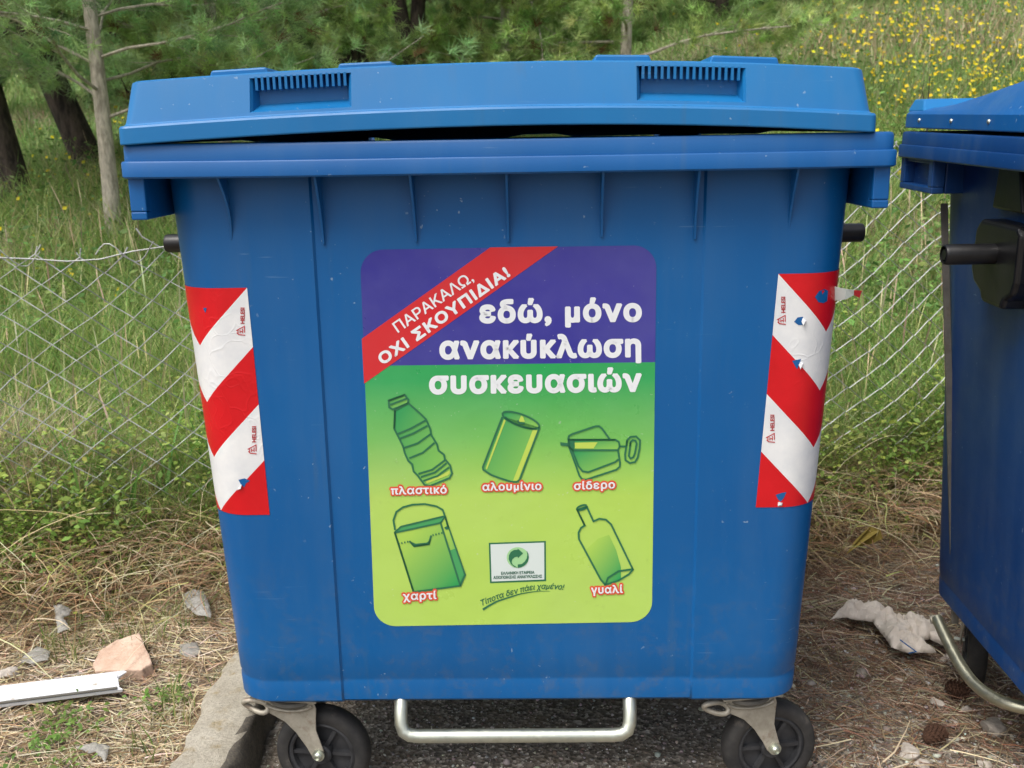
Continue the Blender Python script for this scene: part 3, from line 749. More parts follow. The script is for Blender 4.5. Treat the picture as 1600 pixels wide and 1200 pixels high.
def ell(cx, cy, rx, ry, rot=0, n=26, a0=0, a1=360):
    c_, s_ = math.cos(R(rot)), math.sin(R(rot)); o = []
    for k in range(n + 1 if a1 - a0 < 360 else n):
        a = R(a0 + (a1 - a0) * k / n); x, y = rx * math.cos(a), ry * math.sin(a); o.append((cx + x * c_ - y * s_, cy + x * s_ + y * c_))
    return o
drawing('can',
    [('fill_a', L1, [[(692, 155), (598, 405), (612, 425), (680, 455), (735, 470), (770, 468), (870, 208)], ell(781, 174, 94, 28, 20)]),
     ('ink_lime', L2, [[(838, 222), (742, 468), (765, 468), (862, 222)], [(700, 170), (612, 405), (618, 412), (708, 176)], [(770, 182), (782, 152), (792, 158), (800, 182)]])],
    [['c'] + ell(781, 174, 94, 28, 20), ell(783, 181, 82, 20, 20, a0=10, a1=170), [(692, 158), (598, 400), (600, 412), (640, 438), (690, 456), (735, 470), (762, 470), (776, 460), (870, 210)], [(765, 175), (775, 188), (800, 190)]])
drawing('tin',
    [('fill_a', L1, [[(1025, 318), (1060, 395), (1080, 418), (1105, 424), (1250, 365), (1248, 318)], [(1022, 272), (1240, 270), (1255, 290), (1250, 318), (1028, 318)]]), ('ink_lime', L2, [[(1040, 282), (1150, 280), (1130, 310), (1042, 310)]])],
    [[(1008, 268), (1012, 250), (1030, 240), (1140, 203), (1158, 203), (1172, 215), (1210, 268)], ['c', (1010, 268), (1235, 268), (1252, 278), (1256, 300), (1248, 318), (1030, 318), (1012, 300)],
     [(1012, 300), (1045, 390), (1062, 440), (1075, 458), (1095, 460), (1240, 412), (1256, 398), (1258, 380), (1248, 320)], [(1028, 318), (1058, 395), (1078, 420), (1105, 424), (1235, 375), (1250, 362)], [(1255, 300), (1286, 300)],
     ['c', (1288, 300), (1292, 270), (1308, 254), (1335, 252), (1354, 270), (1352, 310), (1342, 355), (1330, 375), (1305, 380), (1284, 366), (1282, 340)], ['c', (1306, 300), (1308, 280), (1318, 270), (1332, 272), (1338, 285), (1330, 330), (1322, 352), (1308, 358), (1300, 345)]],
    dark=[[(970, 280), (1008, 284), (1010, 300), (972, 296)], [(1008, 268), (1040, 272), (1034, 330), (1012, 300)]])
drawing('carton',
    [('fill_b', L1, [[(175, 715), (265, 1000), (490, 970), (395, 668)], [(490, 970), (512, 920), (415, 640), (395, 668)]]), ('ink_mid', L2, [[(205, 688), (410, 637), (395, 666), (180, 712)], [(486, 960), (508, 915), (470, 790), (440, 800)]])],
    [[(176, 702), (168, 655), (182, 615), (215, 592), (260, 580), (320, 577), (375, 588), (405, 605), (418, 640), (432, 690)], ['c', (175, 715), (265, 1000), (490, 970), (395, 668)], [(490, 970), (513, 918), (416, 638), (395, 668)], [(175, 713), (205, 686), (412, 636)],
     [(245, 755), (268, 780), (338, 770), (350, 728)]] + [[(192 + 14 * k, 768 - 3 * k), (198 + 14 * k, 767 - 3 * k)] for k in range(4)] + [[(356 + 14 * k, 727 - 3.4 * k), (362 + 14 * k, 726 - 3.4 * k)] for k in range(4)],
    dark=[[(245, 755), (268, 784), (342, 774), (350, 745), (330, 762), (276, 768)], [(412, 690), (432, 680), (436, 698), (420, 700)]])
drawing('glass_bottle',
    [('fill_b', L1, [[(1090, 800), (1150, 745), (1205, 725), (1240, 800), (1262, 880), (1262, 935), (1190, 965), (1165, 938)]])],
    [['c'] + [(1052, 605), (1088, 680), (1070, 692), (1058, 715), (1060, 745), (1165, 940), (1187, 966), (1250, 945), (1300, 915), (1320, 892), (1215, 675), (1190, 652), (1158, 648), (1130, 660), (1098, 590)], ell(1075, 594, 25, 10, -18), [(1187, 966), (1200, 932), (1250, 900), (1320, 890)]])
# company mark: white plate, framed
Art(L1).poly([(763.7, 848.2), (852.8, 845.2), (853.3, 908), (765.6, 911.2)]).build('mark_frame', M['ink_green'])
Art(L2).poly([(766.4, 850.6), (850.2, 847.8), (850.6, 905.4), (768.2, 908.6)]).build('mark_plate', M['ink_paper'])
Art(L3).poly(Z8(ell(712, 410, 138, 130, 0, 40))).build('mark_disc', M['ink_mint'])
a = Art(L4)
a.poly(Z8([(712, 298), (778, 355), (715, 418), (710, 398), (675, 405), (645, 430), (635, 465), (648, 497), (690, 524), (712, 535), (670, 528), (625, 490), (598, 430), (602, 380), (625, 340), (665, 315), (708, 312)]))
a.poly(Z8([(822, 318), (845, 365), (850, 410), (836, 460), (800, 505), (755, 530), (712, 538), (712, 496), (760, 490), (800, 460), (824, 420), (832, 370)])); a.build('mark_arrows', M['ink_green'])
a = Art(L3); a.text('ΕΛΛΗΝΙΚΗ ΕΤΑΙΡΕΙΑ', 783, 898.0, 835, 896.2, 4.6, .22, ref='cap'); a.text('ΑΞΙΟΠΟΙΗΣΗΣ ΑΝΑΚΥΚΛΩΣΗΣ', 771, 904.6, 847, 902.4, 4.6, .22, ref='cap'); a.build('mark_lettering', M['ink_text'])
bl_ = Z8([(240, 1022), (300, 995), (400, 955), (500, 915), (600, 886), (700, 858), (800, 832), (900, 812), (1000, 802), (1100, 800), (1200, 804), (1290, 812)])
Art(L2).text('Τίποτα δεν πάει χαμένο!', bl_[0][0], bl_[0][1], bl_[-1][0], bl_[-1][1], 6.8, .2, shear=.28, baseline=bl_, extra=-1.5).build('slogan_lettering', M['ink_green'])
Art(L2).stroke(Z8([(275, 1060), (350, 1012), (450, 958), (600, 908), (750, 862), (900, 838), (1000, 829), (1110, 830)]), 3.4, .5).build('slogan_underline', M['ink_green'])

# ---------------- striped corner stickers --------------------------------------
def surf(side, s, z, off):
    hx, yf, yb, r = body_par(z); x0 = hx - r
    if s <= 0: x, y, nx_, ny = x0 + s, yf, 0, -1
    elif s < r * PI / 2: a = s / r; x, y, nx_, ny = x0 + r * math.sin(a), yf + r * (1 - math.cos(a)), math.sin(a), -math.cos(a)
    else: x, y, nx_, ny = hx, yf + r + (s - r * PI / 2), 1, 0
    return Vector((side * (x + nx_ * off), y + ny * off, z))
def stripe_sticker(side, zt, zb):
    bm = bmesh.new(); ul = bm.loops.layers.uv.new('UVMap'); nv = 30; ws = list(np.linspace(0, .108, 11)) + list(np.linspace(.108, .200, 11))[1:]; fold = .108
    G = []
    for j in range(nv + 1):
        v = j / nv; z = zt + (zb - zt) * v; hx, yf, yb, r = body_par(z); xi = (.472 - .008 * v) if side < 0 else (.480 - .022 * v); row = []
        for w in ws:
            s = xi - (hx - r) + w; off = .0009 + (.0016 * max(0, math.sin(v * 40 + side)) * max(0, (w - .17) / .04) if w > .17 else 0)
            row.append((bm.verts.new(surf(side, s, z, off)), (1 - abs(w - fold) / fold, v)))
        G.append(row)
    for j in range(nv):
        for i in range(len(ws) - 1):
            q = [G[j][i], G[j][i + 1], G[j + 1][i + 1], G[j + 1][i]]
            f = bm.faces.new([a[0] for a in q])
            for l, a in zip(f.loops, q): l[ul].uv = (1 - a[1][0], a[1][1])
            f.smooth = True
    bmesh.ops.recalc_face_normals(bm, faces=bm.faces)
    me = bpy.data.meshes.new('striped_sticker'); bm.to_mesh(me); bm.free()
    return link('striped_sticker', me, M['stripe'], root1)
stL = stripe_sticker(-1, 1.086, .650); stR = stripe_sticker(1, 1.097, .655)
stL['label'] = 'striped sticker with upward slanting stripes'; stR['label'] = 'striped sticker with torn patches'
def tear(parent, side, w_, z, pts, flap=None):
    """torn spot: bare blue plastic with a curled white lip"""
    def at_(dx, dz, off):
        zz = z + dz; hx, yf, yb, r = body_par(zz); return surf(side, .472 - (hx - r) + w_ + dx, zz, off)
    b = MB(); n = len(pts); b.add([at_(a_, c_, .0014) for a_, c_ in pts], [tuple(range(n))]); b.build('torn_patch', M['body'], parent, fix=False)
    if flap:
        b = MB(); k = len(flap); b.add([at_(a_, c_, .0018) for a_, c_, _ in flap] + [at_(a_ * .6, c_ * .8, .0018 + h) for a_, c_, h in flap], [tuple(range(k)), tuple(range(k, 2 * k))] + [(i, (i + 1) % k, k + (i + 1) % k, k + i) for i in range(k)])
        b.build('curled_flap', M['ink_white'], parent, fix=True)
tear(stL, -1, .038, .716, [(-.014, .003), (-.004, .008), (.008, .005), (.004, -.004), (-.002, -.010), (-.006, -.002)], [(.002, -.004, .003), (.006, -.014, .004), (.012, -.016, .002), (.006, -.006, .003)])
tear(stL, -1, .082, 1.045, [(-.004, .005), (.004, .004), (.0, -.005)])
tear(stR, 1, .052, 1.010, [(-.012, .0), (-.006, .008), (.004, .009), (.002, .002), (.004, -.006), (-.004, -.006)], [(.003, .007, .002), (.010, .002, .006), (.006, -.008, .004), (.001, .0, .002)])
tear(stR, 1, .052, .930, [(-.012, .008), (.004, .011), (.002, .003), (-.002, -.008), (-.006, -.002)], [(.003, .006, .003), (.009, .003, .005), (.004, -.009, .004), (.0, .0, .002)])
tear(stR, 1, .030, .672, [(-.008, .008), (.004, .012), (.012, .013), (.008, .002), (.002, -.006), (-.004, .0)], [(-.003, -.007, .002), (.006, -.008, .004), (.005, -.014, .003), (-.003, -.015, .002)])
tear(stR, 1, .092, 1.054, [(-.016, .0), (-.008, .010), (.004, .013), (.014, .009), (.014, -.010), (.004, -.013), (-.008, -.010)], None)
b = MB()
fz = 1.056; p0 = Vector((.590, -.362, fz + .012)); p1 = Vector((.594, -.352, fz - .016))
strip = [(p0, p1), (Vector((.610, -.372, fz + .008)), Vector((.612, -.364, fz - .012))), (Vector((.624, -.372, fz + .006)), Vector((.626, -.366, fz - .004))), (Vector((.640, -.366, fz + .004)), Vector((.638, -.362, fz - .010)))]
for i in range(3): b.add([strip[i][0], strip[i + 1][0], strip[i + 1][1], strip[i][1]], [(0, 1, 2, 3)])
o = b.build('peeled_flap', [M['ink_paper'], M['ink_red']], stR, fix=False); o.data.polygons[2].material_index = 1
sm = o.modifiers.new('solid', 'SOLIDIFY'); sm.thickness = .0006
# maker's mark printed on the white stripes (reads bottom to top)
def marks(parent, x, y, dx):
    a = Art(-.0015 + .003)
    a.text('HELESI', x + 4, y, x + 4 + dx * .3, y - 25, 6.8, .3, ref='cap')
    cx_, cy_ = x - 1, y + 10
    a.stroke([(cx_ - 8, cy_ + 1), (cx_ + 5, cy_ - 6), (cx_ + 5, cy_ + 4)], 1.5); a.stroke([(cx_ - 7, cy_ + 4), (cx_ - 4, cy_ + 7), (cx_ + 6, cy_ + 8)], 1.5); a.stroke([(cx_ - 5, cy_ - 1), (cx_ - 5, cy_ + 6)], 1.4)
    a.stroke([(cx_ - 2, cy_), (cx_ - 2, cy_ + 5)], 1.3); a.stroke([(cx_ + 2, cy_ - 2), (cx_ + 2, cy_ + 5)], 1.3); a.stroke([(cx_ - 2, cy_ + 2.5), (cx_ + 2, cy_ + 2)], 1.3)
    a.v = [Vector((v.x, body_par(v.z)[1] - .0016, v.z)) for v in a.v]
    a.build('maker_mark', M['ink_maroon'], parent)
marks(stL, 379, 505, 0); marks(stL, 397, 690, 0); marks(stR, 1222, 488, 0); marks(stR, 1205, 672, 0)

# ------------------------------------------------------------------ second container
BIN2 = Matrix.Translation((1.552, 1.995, 0)) @ Matrix.Rotation(R(-1.5), 4, 'Z') @ Matrix.Translation((0, 0, -.011)) @ Matrix.Rotation(R(1.3), 4, 'X')
root2, body2 = make_bin('second'); root2.matrix_world = BIN2
body2.scale = (.945, .985, 1)
tag(root2, 'darker blue container cut off by the right edge, with black block on its side', 'recycling bin')
for x, y, a in ((-.44, .26, 70), (.44, .26, 30), (-.44, -.29, 80), (.45, -.29, 10)): make_caster(root2, x, y, R(a), False)
def lid2(parent):
    mb = MB(); fx = list(np.linspace(-.6, .6, 11)); HX, Y0, Y1 = .648, -.46, .47
    gz = lambda y: float(np.interp(y, [-.46, -.2, .30, .40, .47], [.104, .074, .006, .001, .0]))
    lv = [(0, 0), (.003, 0), (.030, .001), (.036, .006)]
    rings = [rr(HX - i, Y0 + i, Y1 - i, .03, 1.349 + h, fx) for h, i in lv]
    rings.append(rr(HX - .012, Y0 + .012, Y1 - .012, .03, lambda x, y: 1.387 + gz(y) * .1, fx))
    rings.append(rr(HX - .050, Y0 + .045, Y1 - .02, .04, lambda x, y: 1.389 + gz(y), fx))
    rings.append(rr(HX - .058, Y0 + .055, Y1 - .03, .04, lambda x, y: 1.392 + gz(y), fx))
    for s_ in (.8, .5, .15): rings.append([(x * s_, y * s_, 1.392 + gz(y * s_) + .012 * (1 - s_)) for x, y, z in rings[6]])
    base = loft(mb, rings); n = len(rings[0]); L = base + (len(rings) - 1) * n; mb.f.append(tuple(range(L, L + n)))
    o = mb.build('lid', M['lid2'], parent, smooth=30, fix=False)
    sd = o.modifiers.new('solid', 'SOLIDIFY'); sd.thickness = .004; sd.offset = -1
    for sx in (-1, 1):
        b = MB(); hv = [(.640, .36, 1.385), (.640, .462, 1.385), (.44, .462, 1.385), (.44, .36, 1.385), (.626, .40, 1.412), (.626, .458, 1.412), (.45, .458, 1.412), (.45, .40, 1.412)]
        b.add([(sx * x, y, z) for x, y, z in hv], [(0, 1, 2, 3), (4, 7, 6, 5), (0, 4, 5, 1), (1, 5, 6, 2), (2, 6, 7, 3), (3, 7, 4, 0)]); b.build('hinge_hood', M['lid'], o, bevel=.004)
    for y in (.36, .18, .0, -.2, -.38):
        b = MB(); T = Matrix.Translation((-.648, y, 1.366)) @ Matrix.Rotation(R(-90), 4, 'Y'); b.lathe([(0, .003), (.003, .0026), (.0048, .001), (.005, -.001)], 12, T); b.build('rivet', M['zinc'], o, smooth=60)
    return o
lid2(root2)
I2 = BIN2.inverted()
def tube_at(name, spec, r, mat, parent, inv, n=12, smooth=60):
    b = MB(); pts = [inv @ at(x, y, Y) for x, y, Y in spec]
    # smooth by Catmull-Rom
    o = []
    for i in range(len(pts) - 1):
        p0, p1, p2, p3 = pts[max(i - 1, 0)], pts[i], pts[i + 1], pts[min(i + 2, len(pts) - 1)]
        for k in range(5):
            t = k / 5; o.append(.5 * ((2 * p1) + (p2 - p0) * t + (2 * p0 - 5 * p1 + 4 * p2 - p3) * t * t + (3 * p1 - p0 - 3 * p2 + p3) * t ** 3))
    o.append(pts[-1]); b.tube(o, r, n); return b.build(name, mat, parent, smooth=smooth)
tube_at('pedal_bar', [(1464, 966, 2.26), (1481, 1003, 2.20), (1501, 1040, 2.14), (1522, 1068, 2.09), (1548, 1088, 2.04), (1578, 1101, 2.0), (1612, 1109, 1.97), (1700, 1125, 1.90), (1800, 1145, 1.84)], .0135, M['zinc_yellow'], root2, I2, 14)
p = I2 @ at(1463, 966, 2.265); b = MB(); b.tube([p + Vector((-.014, .0, -.004)), p + Vector((.012, -.004, .002))], .010, 10); b.build('pedal_bar_end', M['galv'], root2, smooth=50)
a0 = I2 @ at(1476, 318, 2.28); a1 = I2 @ at(1493, 975, 2.22)
b = MB(); d = (a1 - a0)
b.add([a0 + Vector((-.0075, 0, 0)), a0 + Vector((.0075, 0, 0)), a0 + Vector((.0075, .006, 0)), a0 + Vector((-.0075, .006, 0)), a1 + Vector((-.0075, 0, 0)), a1 + Vector((.0075, 0, 0)), a1 + Vector((.0075, .006, 0)), a1 + Vector((-.0075, .006, 0))],
      [(0, 1, 2, 3), (4, 7, 6, 5), (0, 4, 5, 1), (1, 5, 6, 2), (2, 6, 7, 3), (3, 7, 4, 0)])
b.build('lift_rod', M['rod'], root2, bevel=.001)

# ------------------------------------------------------------------ chain-link fence
def fence():
    root = empty('chain_link_fence', (-.2, 2.9, 0)); 
    A = np.array([-3.4, 2.38]); Bp = np.array([4.2, 4.05]); U = (Bp - A); Ln = np.linalg.norm(U); U = U / Ln; Nn = np.array([-U[1], U[0]])
    pw, ph = .057, .088; r = .0023
    def top(u):
        x = A[0] + U[0] * u
        return float(np.interp(x, [-3.4, -1.5, -1.0, -.75, -.5, .4, 1.0, 1.6, 4], [1.02, 1.07, 1.10, 1.10, 1.14, 1.24, 1.30, 1.32, 1.3]))
    def bot(u):
        x = A[0] + U[0] * u; return float(np.interp(x, [-3, -.9, .5, 3], [.06, .07, .0, -.02]))
    b = MB(); nw = int(Ln / pw); rs = random.Random(3)
    V = []; F = []
    def P(u, z, off):
        x, y = A + U * u + Nn * (off + .035 * math.sin(u * 1.9 + 1) * z + .012 * math.sin(u * 7 + z * 5))
        zz = z + .012 * math.sin(u * 4.2 + .5) + .010 * math.sin(u * 11 + z * 4)
        return Vector((x + .10 * 0 - (.05 * z if x < 0 else 0.0), y, zz))
    for i in range(nw):
        u0 = i * pw
        zt = math.floor(top(u0) / (ph / 2)) * (ph / 2); zb = bot(u0); n = int((zt - zb) / (ph / 2)); pts = []
        for k in range(n + 1):
            z = zt - k * ph / 2; s_ = (int(round(zt / (ph / 2))) - k + i) % 2
            uu = u0 + (pw / 2 if s_ == 0 else -pw / 2) * .985
            o = r * .9
            pts.append(P(uu + rs.uniform(-.0015, .0015), z, o if s_ == 0 else -o))
        # cut twist at the top of each wire
        tip = pts[0] + Vector((rs.uniform(-.014, .018), 0, rs.uniform(.010, .026)))
        b.tube([tip] + pts, r, 5)
    b.v = [(x + .2, y - 2.9, z) for x, y, z in b.v]
    b.build('wire_netting', M['wire'], root, smooth=80, fix=False)
    b = MB(); pts = []
    for k in range(90):
        u = Ln * k / 89; x, y = A + U * u; z = top(u) - .035 + .008 * math.sin(u * 5) + rs.uniform(-.003, .003)
        q = P(u, z, -.005); pts.append(Vector((q.x + .2, q.y - 2.9, q.z)))
    pts = pts[:52]
    b.tube(pts, .0021, 6)
    for u0 in (1.35, 2.05, 2.35):       # loose twists of tying wire
        tw = []
        for k in range(12):
            a = k / 11; q = P(u0 + .16 * a, top(u0) - .03 + .03 * math.sin(a * 7), -.008 + .01 * math.cos(a * 9)); tw.append(Vector((q.x + .2, q.y - 2.9, q.z)))
        b.tube(tw, .0017, 5)
    b.build('line_wire', M['wire'], root, smooth=80, fix=False)
    # posts: outside the view of the picture, they carry the netting
    for u in (.05, Ln * .5, Ln - .05):
        x, y = A + U * u + Nn * .03
        if abs(u - Ln * .5) < .1: x, y = .1, A[1] + U[1] * (3.5 / U[0]) + .05
        b = MB(); b.tube([(x + .2, y - 2.9, -.3), (x + .2, y - 2.9, 1.22)], .022, 12); b.build('post', M['galv'], root, smooth=60)
    tag(root, 'wire chain-link fence with bent cut ends running behind the blue containers', 'fence')
fence()

# ------------------------------------------------------------------ vegetation
def unit(v): return v / np.maximum(np.linalg.norm(v, axis=-1, keepdims=True), 1e-9)
def vary(base, n, amt=.25, mix=None):
    c = np.array(base)[None] * (1 + amt * rng.standard_normal((n, 1)) * .6) * (1 + .12 * rng.standard_normal((n, 3)))
    return np.clip(c, .004, .9)
GREEN = [(0.307, 0.442, 0.127), (0.229, 0.369, 0.1), (0.446, 0.519, 0.19), (0.571, 0.582, 0.279)]
DRY = [(0.588, 0.493, 0.322), (0.481, 0.386, 0.234), (0.696, 0.601, 0.43), (0.333, 0.238, 0.152)]
def pal(cols, probs, n, amt=.25):
    idx = rng.choice(len(cols), n, p=np.array(probs) / sum(probs)); c = np.array(cols)[idx]
    return np.clip(c * (1 + amt * rng.standard_normal((n, 1))) * (1 + .07 * rng.standard_normal((n, 3))), .004, .9)
def blades(name, x, y, h, wd, cols, K=4, bend=.5, stiff=1.6, mat='leaf', label=None, cat='grass', zoff=0):
    n = len(x); z = ground_z(x, y) + zoff; az_ = rng.uniform(0, 2 * PI, n); dirv = np.stack([np.cos(az_), np.sin(az_)], 1)
    b = bend * rng.uniform(.2, 1.3, n) * h; t = np.linspace(0, 1, K)[None]
    px_ = x[:, None] + dirv[:, :1] * b[:, None] * t ** stiff; py_ = y[:, None] + dirv[:, 1:] * b[:, None] * t ** stiff
    pz = z[:, None] + h[:, None] * (t - .25 * np.clip(bend * rng.uniform(.3, 1.3, (n, 1)), 0, 1.4) * t ** 2.5)
    P = np.stack([px_, py_, pz], -1); a2 = az_ + PI / 2 + rng.normal(0, .6, n); side = np.stack([np.cos(a2), np.sin(a2), np.zeros(n)], 1)
    W = wd[:, None] * (1 - .92 * t ** 1.5)
    return ribbons(name, P, W, side, cols, M[mat])
def wedge(n, d0, d1, a0, a1, power=1.0):
    d = d0 * (d1 / d0) ** (rng.uniform(0, 1, n) ** power); a = np.radians(rng.uniform(a0, a1, n)); return d * np.sin(a), d * np.cos(a), d
def nz2(x, y, s, seed=0):
    return .5 + .25 * (np.sin(x * s + 1.3 * seed + 1.7 * np.sin(y * s * .7 + seed)) + np.sin(y * s * 1.13 + 2.1 * seed + 1.4 * np.sin(x * s * .9 + 2 * seed)))
def behind(x, y, lim=13.0):
    return (np.abs(np.degrees(np.arctan2(x, y))) < lim) & (y < 9)

# meadow grass: near field behind the fence
x, y, d = wedge(150000, 2.75, 9.0, -33, 33, .95)
fence_y = 2.38 + (x + 3.4) * (4.05 - 2.38) / 7.6
k = (~behind(x, y) | (rng.uniform(size=len(x)) < .12)) & (y > fence_y + .05); x, y, d = x[k], y[k], d[k]
dryness = nz2(x, y, 2.1, 1) * .7 + rng.uniform(0, .5, len(x)) + .35 * (1 - sstep(3.0, 3.9, y)) * 1.0
c = pal(GREEN, (3, 2.4, 2.2, 1), len(x), .22); cd = pal(DRY, (3, 2, 2, 1.3), len(x), .2); dd = dryness > .86; c[dd] = cd[dd]
h = rng.uniform(.10, .42, len(x)) * (1 + .5 * nz2(x, y, 3.7, 2)) * np.where(x > 0, .85, 1.0); wd = rng.uniform(.003, .0065, len(x)) * np.clip(d / 3.5, .9, 2.2)
tag(blades('meadow_grass', x, y, h, wd, c, 4, .7), 'tall green and straw coloured grass growing behind the wire fence', 'grass', kind='stuff')
# seed heads: tall thin stalks with a feathery tip
x, y, d = wedge(1700, 2.75, 6.5, -32, 32); k = ~behind(x, y) & (y > 2.45 + (x + 3.4) * .2197); x, y = x[k], y[k]; n = len(x); h = rng.uniform(.3, .62, n); z = ground_z(x, y); a = rng.uniform(0, 2 * PI, n); b_ = rng.uniform(.02, .16, n)
t = np.array([0, .4, .7, .82, .9, 1.0])[None]; P = np.stack([x[:, None] + np.cos(a)[:, None] * b_[:, None] * t ** 2, y[:, None] + np.sin(a)[:, None] * b_[:, None] * t ** 2, z[:, None] + h[:, None] * t], -1)
tag(ribbons('seed_heads', P, np.array([.0018, .0015, .0015, .0052, .0048, .0008])[None] * rng.uniform(.7, 1.3, (n, 1)), np.stack([np.cos(a + 1.3), np.sin(a + 1.3), 0 * a], 1), pal([(.56, .48, .32), (.46, .46, .22), (.52, .38, .28)], (2, 1.5, 1), n, .15), M['straw']), 'straw coloured seed heads standing above the meadow grass', 'grass', kind='stuff')
# broad long blades
x, y, d = wedge(5500, 2.8, 6.5, -32, 32); k = ~behind(x, y) & (y > 2.7 + (x + 2) * .22); x, y, d = x[k], y[k], d[k]
c = pal([(.12, .28, .06), (.17, .34, .08), (.24, .38, .11)], (1, 1, 1), len(x), .2)
blades('broad_grass', x, y, rng.uniform(.25, .55, len(x)), rng.uniform(.007, .016, len(x)), c, 6, .9, 2.0); tag(bpy.data.objects['broad_grass'], 'broad bladed green grass tufts behind the fence', 'grass', kind='stuff')
# hillside
x, y, d = wedge(190000, 8.0, 42.0, -34, 34, 1.0)
c = pal([(.27, .42, .13), (.22, .36, .11), (.34, .44, .17), (.44, .45, .22)], (2.5, 2, 2, 1.4), len(x), .2)
cd = pal(DRY, (3, 2, 2, 1), len(x), .2); dd = (nz2(x, y, .55, 3) * .7 + rng.uniform(0, .55, len(x)) + np.where(x / y > .25, .04, 0)) > .93; c[dd] = cd[dd]
tag(blades('hillside_grass', x, y, rng.uniform(.16, .42, len(x)), .0016 * d * rng.uniform(.7, 1.5, len(x)), c, 3, .6), 'grass covering the rising hillside', 'grass', kind='stuff')
# leafy herbs (small leaf quads in low mounds)
def herbs(name, x, y, hh, n_leaf, size, cols, label, spread=.09):
    n = len(x); z = ground_z(x, y); N = n * n_leaf; ii_ = np.repeat(np.arange(n), n_leaf)
    o = rng.normal(0, 1, (N, 3)) * np.array([spread, spread, 0]); hz = rng.uniform(.05, 1, N) ** .8 * hh[ii_]
    c0 = np.stack([x[ii_] + o[:, 0], y[ii_] + o[:, 1], z[ii_] + hz], 1)
    dr = unit(np.concatenate([rng.normal(0, 1, (N, 2)), rng.uniform(-.2, .7, (N, 1))], 1)); up = unit(rng.normal(0, .5, (N, 3)) + [0, 0, 1]); sd = unit(np.cross(dr, up))
    s_ = size * rng.uniform(.5, 1.5, (N, 1))
    P = np.stack([c0, c0 + dr * s_ * .5 + [0, 0, .002], c0 + dr * s_], 1); W = np.stack([s_[:, 0] * .15, s_[:, 0] * .62, s_[:, 0] * .1], 1)
    return tag(ribbons(name, P, W, sd, cols[ii_] * rng.uniform(.8, 1.2, (N, 1)), M['leaf']), label, 'weeds', kind='stuff')
x, y, d = wedge(8000, 2.25, 4.6, -33, 33); k = ~behind(x, y, 14) & (y < 2.35 + (x + 3.4) * .22 + 1.1) & (y > 2.26 + (x + 3.4) * .22) & ((nz2(x, y, 4.4, 5) > .34)); x, y = x[k], y[k]
c = pal([(.36, .46, .10), (.26, .40, .09), (.18, .32, .07), (.44, .50, .16)], (2.6, 2, 1.2, 1), len(x), .18)
herbs('leafy_weeds', x, y, rng.uniform(.08, .40, len(x)), 50, .018, c, 'yellow green leafy weeds pushing through the foot of the fence', .075)
x, y, d = wedge(1500, 4.5, 16, -33, 33); k = ~behind(x, y); x, y = x[k], y[k]
c = pal([(.13, .26, .07), (.20, .34, .09), (.26, .36, .12)], (2, 2, 1), len(x), .2)
herbs('low_shrubbery', x, y, rng.uniform(.15, .5, len(x)), 60, .03, c, 'low leafy green growth on the slope below the pines', .16)

# tangled dry stems along the fence foot, both sides
def tangle(name, x, y, ln, wd, cols, zmax, label, curl=1.2, K=7, zo=None):
    n = len(x); z0 = ground_z(x, y) + (rng.uniform(0, 1, n) ** 1.6 * zmax if zo is None else zo); a = rng.uniform(0, 2 * PI, n); el_ = rng.uniform(-.15, .5, n) * min(1, zmax * 6)
    P = np.zeros((n, K, 3)); P[:, 0] = np.stack([x, y, z0], 1); da = rng.normal(0, curl / K, (n, K)).cumsum(1); st = (ln / (K - 1))[:, None]
    for j in range(1, K):
        aa = a + da[:, j]; ee = el_ - .9 * j / K * np.minimum(1, zmax * 5)
        P[:, j] = P[:, j - 1] + st * np.stack([np.cos(aa) * np.cos(ee), np.sin(aa) * np.cos(ee), np.sin(ee)], 1)
    gz_ = ground_z(P[..., 0], P[..., 1]) + .004 + .004 * rng.uniform(size=(n, K)); P[..., 2] = np.maximum(P[..., 2], gz_)
    d_ = unit(P[:, -1] - P[:, 0]); sd = unit(np.cross(d_, unit(rng.normal(0, .6, (n, 3)) + [0, -.5, 1])))
    W = wd[:, None] * np.linspace(1, .4, K)[None]
    return tag(ribbons(name, P, W, sd, cols, M['straw']), label, 'dry weeds', kind='stuff')
def fence_line(x): return 2.38 + (x + 3.4) * .2197
n = 16000; x = np.concatenate([rng.uniform(-2.6, -.55, n), rng.uniform(.55, 2.3, int(n * .8))]); y = fence_line(x) + rng.normal(.10, .11, len(x))
c = pal([(.30, .42, .10), (.22, .36, .08), (.42, .46, .18), (.52, .46, .28), (.36, .25, .15)], (3, 2.5, 2, 1.4, 1), len(x), .2)
blades('fence_foot_grass', x, y, rng.uniform(.10, .36, len(x)), rng.uniform(.0025, .005, len(x)), c, 5, .9, 1.8); tag(bpy.data.objects['fence_foot_grass'], 'yellowish green grass growing up through the foot of the fence', 'grass', kind='stuff')
n = 19000; x = np.concatenate([rng.uniform(-2.6, -.55, n), rng.uniform(.55, 2.3, int(n * .8))]); y = fence_line(x) + rng.normal(-.06, .17, len(x))
c = pal([(.40, .30, .18), (.30, .19, .10), (.52, .44, .28), (.34, .36, .13), (.16, .10, .06)], (2.8, 3.2, 1.8, 1.1, 1.6), len(x), .24)
tangle('dry_weeds', x, y, rng.uniform(.04, .20, len(x)), rng.uniform(.0014, .0038, len(x)), c, .19, 'brown tangled dry stems matted along the foot of the fence')
x = np.concatenate([rng.uniform(-2.2, -.6, 230), rng.uniform(.6, 1.9, 140)]); y = fence_line(x) + rng.normal(-.02, .2, len(x))
c = pal([(.60, .54, .36), (.44, .46, .18), (.66, .58, .40)], (2, 1.2, 1.4), len(x), .12)
